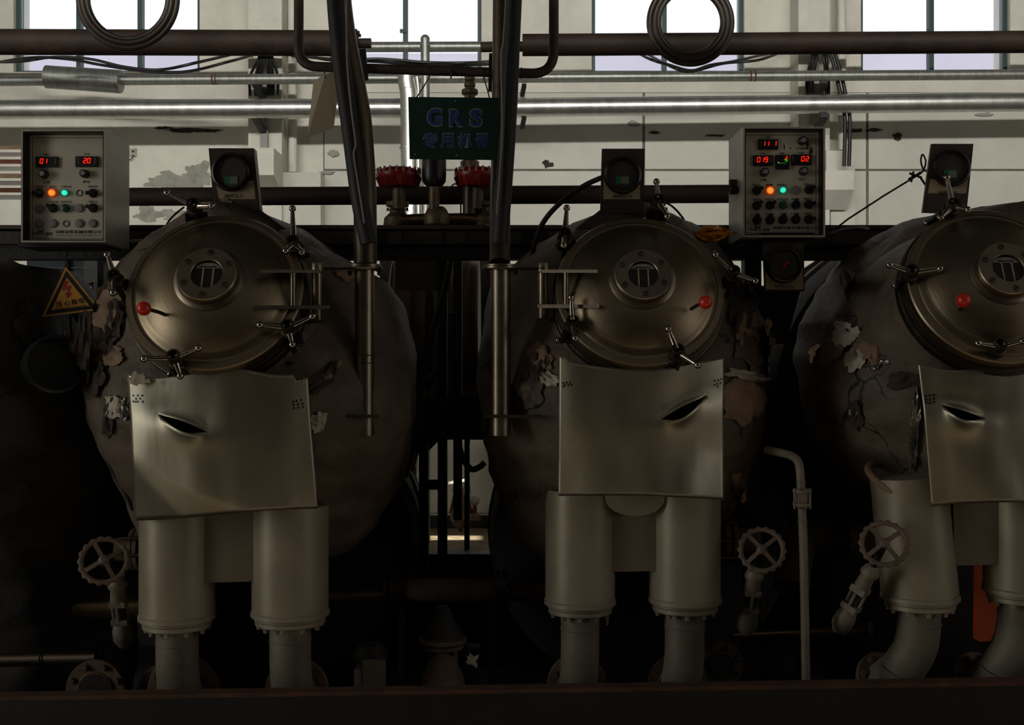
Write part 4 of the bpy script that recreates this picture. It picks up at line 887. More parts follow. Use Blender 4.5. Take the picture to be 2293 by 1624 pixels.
def hinge(t, arms, post, bar, Y, cx, k):
    """two flat arms from the lid to a hinge post"""
    for (x0, x1, y0, y1, ya) in arms:
        p = [P(x0, ya, Y - .075), P(x1, ya, Y + .03), P(x1, ya, Y + .075), P((x0 + x1) / 2, ya, Y + .045), P(x0, ya, Y - .055)]
        MB().prism([q + Vector((0, 0, -S((y1 - y0) / 2, Y))) for q in p], (0, 0, S(y1 - y0, Y))).build('hinge_arm', 'stainless_dark', t, smooth=False)
    px, y0, y1 = post
    MB().lathe(P(px, y1, Y + .05), (0, 0, 1), [(S(10.5, Y), 0), (S(11.5, Y), .004), (S(11.5, Y), S(y1 - y0, Y) - .03), (S(14, Y), S(y1 - y0, Y) - .028), (S(14, Y), S(y1 - y0, Y) - .004), (S(12, Y), S(y1 - y0, Y))], 24).build('hinge_post', 'stainless', t)
    MB().cyl(P(bar[0], bar[2], Y - .01), P(bar[0], bar[1], Y - .01), S(6, Y)).build('hinge_bar', 'stainless', t)
    sg = 1 if px > cx else -1
    MB().prism([P(px - sg * 14, y1 + 2, Y + .02), P(px + sg * 14, y1 + 2, Y + .02), P(px + sg * 18, y1 + 2, Y + .10), P(px - sg * 30, y1 + 2, Y + .16)], (0, 0, .010)).build('hinge_bracket', 'black_steel', t, smooth=False)
    for yy in (arms[0][4], arms[1][4]): MB().lathe(P(px, yy + 5, Y + .05), (0, 0, 1), [(S(13, Y), 0), (S(13.5, Y), .002), (S(13.5, Y), .012), (S(13, Y), .014)], 24).build('hinge_knuckle', 'stainless_dark', t)
def leg(t, x, r, ytop, ycol, Y, rl, ylow, disc, xt=None, bend=None):
    xt = x if xt is None else xt
    lg = MB().tube([P(xt, ytop, Y), P(xt + (x - xt) * .5, (ytop + ycol) / 2, Y), P(x, ycol - 14, Y)], S(r, Y), 48).build('leg_casing', 'leg_paint', t)
    MB().lathe(P(x, ycol - 6, Y), (0, 0, 1), [(S(r, Y), -.002), (S(r + 2.5, Y), 0), (S(r + 2.5, Y), S(9, Y)), (S(r, Y), S(12, Y))], 48).build('collar', 'leg_paint', lg)
    MB().lathe(P(x, ycol + 14, Y), (0, 0, 1), [(S(r - 22, Y), 0), (S(r - 9, Y), 0), (S(r - 7, Y), .003), (S(r - 7, Y), S(11, Y)), (S(r - 4, Y), S(14, Y)), (S(r - 4, Y), S(18, Y))], 48).build('flange', 'leg_paint', lg)
    for k in range(10):
        th = 2 * math.pi * (k + .4) / 10; bolt(lg, P(x, ycol + 14, Y) + Vector((math.cos(th), math.sin(th), 0)) * S(r - 16, Y), (0, 0, -1), .0075, .014, 'leg_paint')
    pts = bend or [P(x, ycol, Y), P(x, ylow - 8, Y), P(x + (disc[0] - x) * .3, ylow + 44, Y + .01), P(disc[0], disc[1] + 4, Y + .10), P(disc[0], disc[1] + 6, Y + .24)]
    pp = MB().tube(arc_pts(pts, .11, 8), S(rl, Y), 36).build('drain_pipe', 'leg_dusty', t, ang=60)
    for yy in (ycol + 50,): MB().torus(P(x, yy, Y), (0, 0, 1), S(rl, Y), .0022, 40, 8).build('weld_bead', 'leg_dusty', pp)
    if bend: e = pts[-1]; d = (pts[-1] - pts[-2]).normalized()
    else: e = P(disc[0], disc[1], Y + .06); d = Vector((0, 1, .02))
    MB().torus(e - d * .02 if not bend else pts[-2], d if not bend else (pts[-1] - pts[0]), S(rl + 1, Y), .0025, 36, 8).build('weld_bead', 'leg_dusty', pp)
    fl = MB().lathe(e, d, [(S(disc[2] - 2, Y), 0), (S(disc[2], Y), .003), (S(disc[2], Y), .018), (S(disc[2] - 2, Y), .02)], 40).build('bottom_flange', 'flange_rust', pp)
    u, w, dd = frame_of(d)
    for k in range(8):
        th = 2 * math.pi * (k + .5) / 8; bolt(fl, e + (u * math.cos(th) + w * math.sin(th)) * S(disc[2] - 14, Y), -Vector(d), .010, .016, 'flange_rust') if False else None
        stamp('flange_bolt', 'fbolt', lambda: MB().lathe((0, 0, 0), (0, 0, 1), [(.0125, 0), (.0125, .012), (.008, .012), (.008, .018)], 6), 'flange_rust', pp, e + (u * math.cos(th) + w * math.sin(th)) * S(disc[2] - 14, Y), -Vector(d))
    return lg

# ---- left machine
m1 = T('dyeing_machine', 'left dyeing machine with a round steel lid hinged on its right', 'dyeing machine', P(520, 1600, 4.0))
body(m1, [(488, 470, 600, 3.74), (520, 400, 690, 3.72), (560, 335, 745, 3.70), (600, 292, 800, 3.68), (630, 268, 860, 3.66), (670, 246, 890, 3.63), (730, 222, 905, 3.58), (800, 208, 915, 3.52), (870, 205, 920, 3.47), (930, 222, 920, 3.47), (990, 245, 915, 3.50), (1050, 272, 900, 3.55), (1110, 300, 880, 3.62), (1180, 330, 840, 3.66), (1220, 345, 800, 3.7)], seed=1)
lid(m1, 482, 653, 3.50, 1.0, (322, 691, 3.30), (372, 706, 3.41), roll=math.radians(-4))
hinge(m1, ((580, 718, 604, 611, 607.5), (572, 738, 684, 692, 688)), (710, 586, 722), (656, 611, 685), 3.47, 482, 1)
for a in (((434, 462), 3.60, [(374, 432, -.01), (474, 461, -.03)], (440, 505)), ((657, 545), 3.58, [(655, 467, .01), (640, 562, -.05), (676, 566, -.02)], (672, 572)), ((257, 622), 3.56, [(240, 571, .0), (254, 656, -.05)], (282, 640)),
          ((645, 734), 3.45, [(582, 728, -.01), (700, 709, -.01), (655, 772, .03)], (655, 770)), ((390, 802), 3.40, [(323, 804, -.01), (445, 780, -.02), (404, 842, .03)], (408, 838))): clamp(m1, *a)
s1, sf = apron(m1, (285, 838), (690, 828), (712, 1142), (303, 1164), 3.405, (354, 928, 463, 966, 12, 8), 1, 0.14, lambda u, v: 0.042 * max(0, (v - .66) / .34 - u / .27) + 0.034 * max(0, (v - .62) / .38 - u / .63), torn=lambda u: 10 * math.sin(u * 9) + (12 if u > .93 else 0))
holes(s1, [(299, 886), (309, 886), (319, 886), (305, 893), (314, 893), (299, 899), (309, 899.5), (320, 900), (304, 900)], 3.432); holes(s1, [(656, 900), (664, 898), (674, 896), (657, 907), (667, 906), (677, 904), (658, 914), (668, 913), (678, 911)], 3.43); holes(s1, [(666, 850), (675, 849)], 3.43)
blob(306, 848, 17, 15, 3.415, .003, 3, rough=.28).build('foil_scrap', 'torn_pale', m1, smooth=False); blob(331, 853, 6, 5, 3.40, .003, 4, rough=.5).build('foil_scrap', 'torn_pale', m1, smooth=False)
leg(m1, 397, 83, 1150, 1390, 3.66, 47, 1500, (410, 1548, 82)); leg(m1, 650, 85, 1130, 1382, 3.66, 46, 1500, (664, 1546, 72))
MB().prism([P(445, 1120, 3.60), P(580, 1120, 3.60), P(580, 1302, 3.60), P(447, 1306, 3.60)], (0, .10, 0)).build('leg_plate', 'plate_paint', m1, smooth=False)
for k, (x, y, w, h, mt, r) in enumerate(((245, 700, 55, 70, 'torn_tan', .3), (232, 760, 50, 70, 'torn_dark', -.2), (262, 720, 30, 60, 'torn_dark', .1), (240, 795, 60, 40, 'torn_tan', .2), (262, 912, 34, 40, 'torn_pale', .1), (285, 915, 20, 40, 'foil', .2), (248, 935, 18, 60, 'torn_dark', .1), (712, 945, 26, 36, 'torn_pale', .1), (720, 850, 70, 26, 'torn_dark', -.7), (742, 836, 50, 14, 'torn_tan', -.7), (770, 612, 36, 26, 'torn_tan', .1), (225, 850, 24, 60, 'torn_dark', .2))):
    crumple(m1, x, y, w, h, 3.72 if x < 300 else 3.55 if x < 730 else 3.60, mt, k + 1, r)
# ---- middle machine
m2 = T('dyeing_machine', 'middle dyeing machine with a round steel lid hinged on its left', 'dyeing machine', P(1400, 1600, 4.1))
body(m2, [(488, 1335, 1460, 3.90), (520, 1250, 1555, 3.88), (560, 1195, 1606, 3.86), (600, 1145, 1640, 3.84), (630, 1110, 1658, 3.82), (670, 1092, 1684, 3.79), (730, 1080, 1704, 3.75), (800, 1074, 1712, 3.69), (870, 1076, 1708, 3.65), (930, 1078, 1700, 3.65), (990, 1080, 1688, 3.68), (1050, 1095, 1670, 3.72), (1110, 1120, 1650, 3.78), (1180, 1150, 1610, 3.84), (1220, 1180, 1590, 3.88)], seed=2, yb=4.9)
lid(m2, 1432, 652, 3.68, 1.0, (1580, 677, 3.47), (1548, 692, 3.58), roll=math.radians(4))
hinge(m2, ((1338, 1212, 604, 611, 607.5), (1342, 1204, 682, 690, 686)), (1216, 586, 718), (1268, 610, 682), 3.65, 1432, 1)
for a in (((1265, 528), 3.78, [(1269, 466, .0), (1262, 550, -.06)], (1278, 555)), ((1474, 452), 3.80, [(1470, 407, -.01), (1494, 485, -.04)], (1470, 490)), ((1642, 612), 3.74, [(1602, 571, -.01), (1692, 630, -.02)], (1630, 636)),
          ((1282, 724), 3.66, [(1279, 667, -.02), (1288, 758, -.02)], (1275, 762)), ((1517, 788), 3.60, [(1497, 737, -.02), (1562, 818, -.02)], (1505, 828))): clamp(m2, *a)
s2, sf = apron(m2, (1252, 806), (1622, 800), (1620, 1120), (1250, 1108), 3.585, (1480, 938, 1581, 886, 13, 10), 2, 0.13, lambda u, v: -0.03 * max(0, (u - .3) * (v - .7) * 3.0) + .02 * max(0, .3 - u) * v, torn=lambda u: 24 * math.sin(u * 3.1) - (10 if u < .05 else 0))
holes(s2, [(1262, 858), (1269, 857), (1277, 857), (1265, 863), (1273, 863), (1262, 866), (1280, 862)], 3.60); holes(s2, [(1600, 853), (1608, 852), (1615, 849), (1600, 862), (1606, 860), (1613, 858), (1607, 866)], 3.60)
leg(m2, 1299, 78, 1095, 1357, 3.84, 43, 1472, (1292, 1532, 67)); leg(m2, 1533, 80, 1105, 1352, 3.84, 44, 1472, (1516, 1532, 67))
MB().prism([P(1358, 1090, 3.78), P(1485, 1090, 3.78), P(1485, 1279, 3.78), P(1360, 1281, 3.78)], (0, .10, 0)).build('leg_plate', 'plate_paint', m2, smooth=False)
MB().prism([P(1354, 1100, 3.74), P(1490, 1100, 3.74)] + [P(1422 + 66 * math.cos(q), 1118 + 38 * math.sin(q), 3.74) for q in [math.pi * i / 12 for i in range(13)]], (0, .012, 0)).build('round_flap', 'leg_paint', m2, smooth=False)
for k, (x, y, w, h, mt, r) in enumerate(((1660, 690, 44, 90, 'torn_dark', .2), (1672, 740, 50, 60, 'torn_tan', .2), (1690, 775, 70, 70, 'fabric', .3), (1668, 843, 78, 18, 'torn_pale', .12), (1665, 895, 70, 80, 'torn_tan', .1), (1700, 820, 36, 60, 'foil', .1), (1652, 1090, 22, 60, 'torn_tan', -.3), (1212, 800, 40, 50, 'torn_tan', -.5), (1228, 850, 40, 24, 'torn_pale', .4), (1205, 830, 26, 60, 'torn_dark', .5), (1180, 880, 60, 60, 'fabric', .2), (1712, 745, 16, 50, 'torn_tan', .4))):
    crumple(m2, x, y, w, h, 3.82 if x > 1400 else 3.84, mt, k + 21, r)
# ---- right machine
m3 = T('dyeing_machine', 'right dyeing machine with its lid cut off by the picture edge', 'dyeing machine', P(2150, 1600, 4.0))
body(m3, [(484, 2095, 2420, 3.76), (505, 2010, 2460, 3.75), (530, 1962, 2490, 3.74), (560, 1935, 2520, 3.72), (600, 1905, 2560, 3.70), (660, 1876, 2580, 3.66), (730, 1850, 2600, 3.61), (800, 1838, 2600, 3.56), (870, 1846, 2600, 3.52), (930, 1860, 2590, 3.52), (990, 1876, 2580, 3.55), (1050, 1905, 2560, 3.60), (1100, 1940, 2520, 3.66), (1150, 1960, 2480, 3.7)], seed=3, amp=0.02, yb=4.8)
lid(m3, 2226, 640, 3.54, 1.0, (2157, 673, 3.33), (2148, 692, 3.45), roll=math.radians(8))
for a in (((2133, 462), 3.64, [(2120, 398, -.01), (2167, 470, -.04), (2106, 488, .0)], (2100, 500)), ((2040, 610), 3.56, [(1992, 594, -.01), (2105, 602, -.02)], (2030, 640)), ((2237, 776), 3.46, [(2190, 769, -.01), (2290, 764, -.01)], (2215, 810))): clamp(m3, *a)
s3, sf = apron(m3, (2056, 815), (2420, 815), (2440, 1122), (2086, 1134), 3.475, (2108, 905, 2204, 936, 10, 9), 3, 0.10, lambda u, v: 0.0, torn=lambda u: 14 * math.sin(u * 7))
holes(s3, [(2073, 887), (2082, 886), (2091, 885), (2074, 895), (2082, 895), (2091, 893), (2074, 902), (2082, 903), (2091, 901)], 3.488)
leg(m3, 2060, 83, 1065, 1346, 3.70, 47, 1450, (2000, 1512, 70), xt=2034, bend=[P(2058, 1340, 3.70), P(2058, 1400, 3.70), P(2052, 1450, 3.70), P(2020, 1500, 3.72), P(1985, 1525, 3.80)])
leg(m3, 2290, 83, 1090, 1330, 3.70, 47, 1450, (2240, 1512, 70), bend=[P(2284, 1330, 3.70), P(2284, 1400, 3.70), P(2276, 1450, 3.70), P(2240, 1500, 3.72), P(2200, 1525, 3.80)])
MB().prism([P(2135, 1110, 3.64), P(2262, 1110, 3.64), P(2262, 1264, 3.64), P(2137, 1267, 3.64)], (0, .10, 0)).build('leg_plate', 'plate_paint', m3, smooth=False)
MB().torus(P(2020, 1082, 3.72), (.35, -.4, 1), S(80, 3.7), .012, 44, 10).build('torn_cuff', 'torn_tan', m3)
for k, (x, y, w, h, mt, r) in enumerate(((1850, 790, 62, 40, 'torn_tan', -.5), (1900, 750, 40, 44, 'torn_pale', .2), (1942, 770, 30, 76, 'torn_tan', .5), (1920, 805, 34, 40, 'torn_pale', .3), (1965, 775, 36, 66, 'torn_tan', .3), (1925, 705, 40, 70, 'torn_dark', .3), (1960, 672, 40, 24, 'torn_pale', .0), (2012, 775, 34, 40, 'torn_pale', .2), (1982, 805, 44, 20, 'foil', -.2), (1955, 822, 24, 10, 'foil', .1), (1905, 640, 30, 60, 'torn_dark', -.4), (1920, 930, 20, 50, 'torn_dark', -.2), (1915, 925, 14, 30, 'foil', .4), (2050, 960, 18, 120, 'foil', .05), (2030, 850, 60, 30, 'torn_dark', -.3))):
    crumple(m3, x, y, w, h, 3.69 if y < 900 else 3.60 if x > 2000 else 3.72, mt, k + 41, r)

# ------------------------------------------------------------------ vessels behind the machines
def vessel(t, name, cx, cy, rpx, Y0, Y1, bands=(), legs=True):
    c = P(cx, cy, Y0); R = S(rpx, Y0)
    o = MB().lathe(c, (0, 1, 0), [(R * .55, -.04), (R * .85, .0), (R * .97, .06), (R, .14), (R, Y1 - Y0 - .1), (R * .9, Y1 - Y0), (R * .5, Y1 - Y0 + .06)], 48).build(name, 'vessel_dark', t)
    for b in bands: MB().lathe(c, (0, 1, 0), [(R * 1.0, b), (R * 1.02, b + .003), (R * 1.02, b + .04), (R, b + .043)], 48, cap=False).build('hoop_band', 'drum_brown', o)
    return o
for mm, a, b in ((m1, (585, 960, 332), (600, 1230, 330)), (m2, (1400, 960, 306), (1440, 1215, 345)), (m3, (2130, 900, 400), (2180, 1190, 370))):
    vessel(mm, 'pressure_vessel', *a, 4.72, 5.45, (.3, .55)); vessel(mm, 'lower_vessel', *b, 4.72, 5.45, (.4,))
vl = T('dyeing_machine', 'dark machine at the far left, cut off by the picture edge', 'dyeing machine', P(20, 1500, 3.95))
body(vl, [(590, -60, 60, 3.6), (640, -140, 110, 3.58), (700, -200, 138, 3.55), (780, -240, 162, 3.52), (880, -250, 190, 3.5), (980, -240, 232, 3.55), (1080, -220, 268, 3.75), (1180, -200, 296, 3.95), (1300, -160, 305, 4.05), (1420, -140, 305, 4.15), (1560, -140, 305, 4.2)], 'fabric_dark', 0.03, 5, 4.68, 60, 60)
MB().lathe(P(125, 815, 3.56), Vector((.55, -1, .1)), [(S(62, 3.8), -.10), (S(62, 3.8), .0), (S(56, 3.8), .004), (S(56, 3.8), -.03)], 40).build('round_port', 'panel_black', vl).scale = (1, 1, 1)
for k, (x, y, w, h, mt) in enumerate(((150, 840, 40, 160, 'torn_dark'), (185, 770, 30, 120, 'torn_dark'), (62, 720, 50, 80, 'torn_dark'), (178, 880, 26, 120, 'fabric_dark'))): crumple(vl, x, y, w, h, 3.60, mt, k + 70, .1)
# brown drums seen on edge between the machines
def drum(lab, x0, x1, cy, ry, Y):
    t = T('brown_drum', lab, 'drum', P((x0 + x1) / 2, cy + ry, Y)); a = P(x0, cy, Y); R = S(ry, Y); w = P(x1, cy, Y).x - a.x
    MB().lathe(a, (1, 0, 0), [(R * .3, 0), (R * .96, 0), (R, .006), (R, w * .62), (R * .94, w * .66), (R * .94, w - .01), (R * .92, w), (R * .3, w)], 56).build('drum_shell', 'drum_brown', t)
    MB().lathe(a, (1, 0, 0), [(R * 1.004, w * .12), (R * 1.004, w * .18)], 56, cap=False).build('strap', 'foil', t)
    MB().bb((a.x + w * .4, Y - .03, 0), (a.x + w * .6, Y + .03, a.z)).build('stand', 'black_steel', t, smooth=False)
    return t
drum('brown drum seen on edge right of the left steel column', 884, 962, 745, 172, 5.75)
drum('brown drum seen on edge left of the right steel column', 1018, 1074, 740, 170, 5.75)
t = T('steel_frame', 'black upright steel frame standing in the gap between the machines', 'frame', P(1000, 1300, 5.0))
MB().bb((P(980, 0, 5.0).x, 5.0, .12), P(1002, 575, 5.04)).build('upright', 'black_steel', t, smooth=False)
MB().bb(P(1015, 1165, 5.0), P(1035, 575, 5.04)).build('upright', 'black_steel', t, smooth=False)
MB().bb((P(938, 0, 5.0).x, 5.0, .12), P(960, 900, 5.04)).build('upright', 'black_steel', t, smooth=False)
MB().bb(P(942, 1097, 4.99), P(1000, 1074, 5.05)).build('crossbar', 'black_steel', t, smooth=False)
MB().bb(P(885, 650, 5.06), P(1010, 575, 5.08)).build('guard_plate', 'drum_brown', t, smooth=False)
MB().prism([P(880, 900, 5.1), P(1085, 880, 5.1), P(1085, 985, 5.1), P(1062, 985, 5.1), P(1050, 978, 5.1), P(1020, 978, 5.1), P(985, 985, 5.1), P(960, 1010, 5.1), P(880, 1020, 5.1)], (0, .02, 0)).build('gusset_plate', 'dark_plate', t, smooth=False)
MB().tube(spline([P(1012, 575, 4.6), P(996, 650, 4.6), P(970, 740, 4.6), P(950, 830, 4.6), P(945, 858, 4.6), P(962, 852, 4.6), P(978, 830, 4.62)]), S(7, 4.6), 10).build('black_hose', 'rubber', label='thin black hose hooking left between the two drums', cat='hose')
MB().tube(spline([P(1016, 700, 4.62), P(1018, 860, 4.65), P(1022, 960, 4.7), P(1034, 1020, 4.72), P(1054, 1050, 4.72), P(1074, 1046, 4.72), P(1085, 1036, 4.72)]), S(7, 4.65), 10).build('black_hose', 'rubber', label='black hose dropping into a loop at the gap between the machines', cat='hose')
# things standing far back at the wall, seen through the gap
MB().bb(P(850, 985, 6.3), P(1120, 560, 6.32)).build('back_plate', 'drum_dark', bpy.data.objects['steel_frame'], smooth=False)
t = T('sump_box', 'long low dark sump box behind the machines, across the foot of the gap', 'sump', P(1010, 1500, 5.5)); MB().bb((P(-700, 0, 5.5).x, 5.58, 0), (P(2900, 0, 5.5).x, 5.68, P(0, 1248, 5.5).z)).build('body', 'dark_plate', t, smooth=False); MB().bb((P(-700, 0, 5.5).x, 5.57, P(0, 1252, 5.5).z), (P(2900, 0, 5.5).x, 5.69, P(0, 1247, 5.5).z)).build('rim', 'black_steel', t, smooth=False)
t = T('wall_valve_set', 'small rusty valve set with pale knobs standing by the far wall', 'valve', P(1045, 1190, 9.2))
MB().lathe(P(1030, 1185, 9.2), (0, 0, 1), [(.02, 0), (.06, .04), (.075, .12), (.05, .2), (.03, .26), (.03, .33)], 20).build('body', 'torn_tan', t)
for x, y in ((1025, 1098), (1062, 1120)): MB().sph(P(x, y, 9.2), .045, 18).build('pale_knob', 'cap_pale', t)
MB().bar(P(1004, 1082, 9.3), P(1050, 1074, 9.3), .02, .02).build('pale_rail', 'cap_pale', t, smooth=False)
for a, b in (((1010, 1150), (1020, 1105)), ((1062, 1160), (1040, 1110)), ((1030, 1180), (1033, 1190)), ((1064, 1150), (1062, 1120))): MB().cyl(P(*a, 9.2), P(*b, 9.2), .016).build('stem', 'rust', t)
MB().bb(P(1010, 1160, 9.25), P(1075, 1154, 9.1)).build('tray', 'torn_tan', t, smooth=False)
MB().bb(P(1040, 1250, 9.3), P(1050, 1160, 9.26)).build('stand', 'rust', t, smooth=False)
MB().tube(spline([P(1052, 985, WY), P(1046, 1040, 9.4), P(1052, 1090, 9.4), P(1060, 1130, 9.4)]), .006, 6).build('thin_cable', 'cable', label='thin dangling wire against the far wall in the gap', cat='cable')

# ------------------------------------------------------------------ far left: warning sign, cabinet, panels
WYs = 3.75
t = T('warning_sign', 'yellow triangular electric shock warning sign tilted at far left', 'sign', P(155, 705, WYs))
tri = [(147, 598), (224, 694), (94, 710)]
def rtri(s, Y):
    cx_, cy_ = sum(q[0] for q in tri) / 3, sum(q[1] for q in tri) / 3; return [P(cx_ + (x - cx_) * s, cy_ + (y - cy_) * s, Y) for x, y in tri]
MB().prism(rtri(1, WYs), (0, .004, 0)).build('plate', 'warn_yellow', t, smooth=False)
MB().prism(rtri(.88, WYs - .0012), (0, .001, 0)).build('black_border', 'panel_black', t, smooth=False)
MB().prism(rtri(.66, WYs - .0024), (0, .001, 0)).build('yellow_field', 'warn_yellow', t, smooth=False)
MB().prism([P(x, y, WYs - .0034) for x, y in ((143, 630), (153, 629), (148, 641), (160, 639), (155, 655), (161, 657), (151, 669), (146, 656), (150, 655), (152, 647), (139, 651))], (0, .0008, 0)).build('lightning_arrow', 'warn_red', t, smooth=False)
ra = math.radians(7)
for s, x, y in (('当', 131.5, 681), ('心', 150, 678), ('触', 166, 676), ('电', 182, 673)): text(s, x, y, 13, WYs - .0034, 'ink', t, 13, off=.015, rot=ra)
text('DANGER! ELECTRIC SHOCK', 157, 688.5, 4, WYs - .0034, 'ink', t, 74, off=.01, rot=ra)
MB().cyl(P(147, 604, WYs + .01), P(150, 560, WYs + .2), .003).build('hanging_wire', 'cable', t)
MB().tube([P(157, 706, WYs + .05), P(162, 780, WYs + .05), P(172, 900, WYs + .05)], S(2.4, 3.8), 8).build('thin_cable', 'cable', label='thin black cable hanging below the yellow warning sign', cat='cable')
MB().tube(spline([P(165, 698, 3.95), P(178, 718, 3.95), P(196, 730, 3.95), P(216, 732, 3.97), P(240, 730, 4.0)]), S(6.5, 3.95), 12).build('black_hose', 'rubber', label='short black hose curving behind the yellow warning sign', cat='hose')
t = T('switch_cabinet', 'dark blue grey cabinet behind the yellow warning sign', 'cabinet', P(150, 700, 5.6))
MB().bb(P(60, 634, 5.6), P(235, 570, 5.9)).build('body', 'cabinet_blue', t, smooth=False)
for y in (601, 632): MB().bb(P(70, y, 5.59), P(208, y - 1.8, 5.6)).build('drawer_edge', 'cap_grey', t, smooth=False)
MB().bb(P(150, 634, 5.58), P(156, 572, 5.6)).build('door_post', 'black_steel', t, smooth=False)
MB().bb(P(70, 1484, 5.7), P(90, 634, 5.8)).build('leg', 'black_steel', t, smooth=False); MB().bb(P(205, 1484, 5.7), P(225, 634, 5.8)).build('leg', 'black_steel', t, smooth=False)
t = T('pale_tank', 'pale green tank glimpsed below the yellow warning sign', 'tank', (P(185, 0, 6.2).x, 6.2, 0))
MB().lathe((P(185, 0, 6.2).x, 6.2, 0), (0, 0, 1), [(.05, 0), (.22, .0), (.22, 1.66), (.20, 1.70), (.1, 1.73)], 28).build('body', 'grey_panel', t)
MB().lathe((P(185, 0, 6.2).x, 6.2, 1.68), (0, 0, 1), [(.223, 0), (.223, .1), (.12, .12)], 28).build('lid', 'pale_green_panel', t)
t = T('louvre', 'slatted louvre at the picture edge left of the left control box', 'louvre', P(20, 445, 6.5))
for k, y in enumerate(range(330, 445, 16)): MB().bar(P(-40, y, 6.5), P(70, y, 6.5), .012, .045, up=(0, 1, .5)).build('slat', ('torn_tan', 'cap_grey', 'rust', 'grey_panel')[k % 4], t, smooth=False)
for x in (-44, 74): MB().bb(P(x - 4, 520, 6.48), P(x + 4, 320, 6.54)).build('side_post', 'black_steel', t, smooth=False)

# ------------------------------------------------------------------ plinth and floor-level pipework
pl = MB().bb((-4.2, 3.52, 0.0), (4.2, 5.55, 0.12)); pl.build('machine_plinth', 'dark_plate', label='low dark plinth under the row of machines', cat='plinth', smooth=False)
t = T('kerb_channel', 'rusty steel kerb along the front foot of the machines', 'kerb', (0, 3.36, 0))
MB().prism([(-3.2, 3.34, 0.488), (3.2, 3.34, 0.582), (3.2, 3.34, 0.0), (-3.2, 3.34, 0.0)], (0, .03, 0)).build('face_plate', 'dark_plate', t, smooth=False)
MB().prism([(-3.2, 3.338, 0.498), (3.2, 3.338, 0.592), (3.2, 3.338, 0.580), (-3.2, 3.338, 0.486)], (0, .05, 0)).build('top_lip', 'edge_rust', t, smooth=False)
def flange_pair(t, c, ax, r, mat='stainless_dark', gap=.012):
    ax = Vector(ax).normalized(); u, w, d = frame_of(ax)
    for s in (-1, 1): MB().lathe(Vector(c) + ax * (s * gap - .007), ax, [(r * .5, 0), (r, 0), (r, .014), (r * .5, .014)], 28).build('flange', mat, t)
    for k in range(8):
        th = 2 * math.pi * k / 8; bolt(t, Vector(c) + (u * math.cos(th) + w * math.sin(th)) * r * .84 + ax * (gap + .007), ax, .006, .012, mat)
t = T('floor_pipe', 'long dark pipe with two flanged joints low between the left and middle machines', 'pipe', P(1000, 1370, 4.35))
MB().cyl(P(700, 1336, 4.35), P(866, 1332, 4.35), S(15, 4.35)).build('thin_section', 'brass_pipe', t); MB().cyl(P(880, 1322, 4.35), P(1116, 1322, 4.35), S(26, 4.35), seg=28).build('wide_section', 'flange_rust', t); MB().cyl(P(1128, 1326, 4.35), P(1240, 1326, 4.35), S(20, 4.35)).build('end_section', 'flange_rust', t)
flange_pair(t, P(873, 1320, 4.35), (1, 0, 0), S(44, 4.35)); flange_pair(t, P(1122, 1318, 4.35), (1, 0, 0), S(44, 4.35))
for x in (900, 1100): MB().bb((P(x - 8, 0, 4.34).x, 4.34, .12), P(x + 8, 1340, 4.38)).build('stand', 'black_steel', t, smooth=False)
t = T('check_valve', 'squat rusty check valve with bolted domed cover between the machines', 'valve', P(992, 1560, 3.9))
MB().lathe(P(992, 1580, 3.9), (0, 0, 1), [(S(58, 3.9), 0), (S(56, 3.9), .03), (S(48, 3.9), .10), (S(34, 3.9), .14), (S(32, 3.9), .195)], 36).build('body', 'flange_rust', t)
for y, r in ((1452, 46), (1438, 54)): MB().lathe(P(992, y, 3.9), (0, 0, 1), [(S(r - 3, 3.9), 0), (S(r, 3.9), .003), (S(r, 3.9), .013), (S(r - 3, 3.9), .016)], 36).build('flange', 'flange_rust', t)
MB().lathe(P(992, 1428, 3.9), (0, 0, 1), [(S(48, 3.9), 0), (S(40, 3.9), .03), (S(24, 3.9), .07), (S(20, 3.9), .09), (S(12, 3.9), .105)], 32).build('cover', 'vessel_dark', t)
for k in range(8):
    th = 2 * math.pi * k / 8; bolt(t, P(992, 1452, 3.9) + Vector((math.cos(th), math.sin(th), 0)) * S(40, 3.9), (0, 0, -1), .007, .014, 'flange_rust')
t = T('junction_box', 'small pale grey junction box at floor level right of the left machine', 'box', P(830, 1560, 3.85))
MB().bb(P(793, 1560, 3.85), P(864, 1477, 3.98)).build('body', 'grey_panel', t, smooth=False); MB().bb(P(812, 1560, 3.846), P(864, 1477, 3.85)).build('cover', 'leg_paint', t, smooth=False)
MB().lathe(P(830, 1476, 3.92), (0, 0, 1), [(S(38, 3.9), 0), (S(40, 3.9), .02), (S(30, 3.9), .05)], 24).build('dark_cap', 'vessel_dark', t)
blob(1056, 1478, 14, 13, 3.88, .003, 12, rough=.5).build('paper_scrap', 'torn_pale', label='torn white paper scrap stuck beside the rusty check valve', cat='paper', smooth=False)
MB().bb(P(1040, 1600, 3.885), P(1075, 1440, 3.95)).build('dark_post', 'black_steel', label='black post behind the torn paper scrap', cat='post', smooth=False)
def blind_flange(lab, x, y, r, Y, mat='flange_rust'):
    t = T('blind_flange', lab, 'flange', P(x, y + r, Y)); c = P(x, y, Y); R = S(r, Y)
    MB().lathe(c, (0, -1, 0), [(R * .62, -.12), (R * .62, -.018), (R * .98, -.018), (R, -.015), (R, -.002), (R * .98, 0), (R * .62, 0), (R * .58, .008)], 44).build('disc', mat, t)
    MB().lathe(c, (0, -1, 0), [(R * .56, .0085), (R * .3, .010)], 36).build('centre_cover', 'vessel_dark', t)
    for k in range(8):
        th = 2 * math.pi * (k + .5) / 8; bolt(t, c + Vector((math.cos(th), 0, math.sin(th))) * R * .82, (0, -1, 0), .009, .014, mat)
    return t
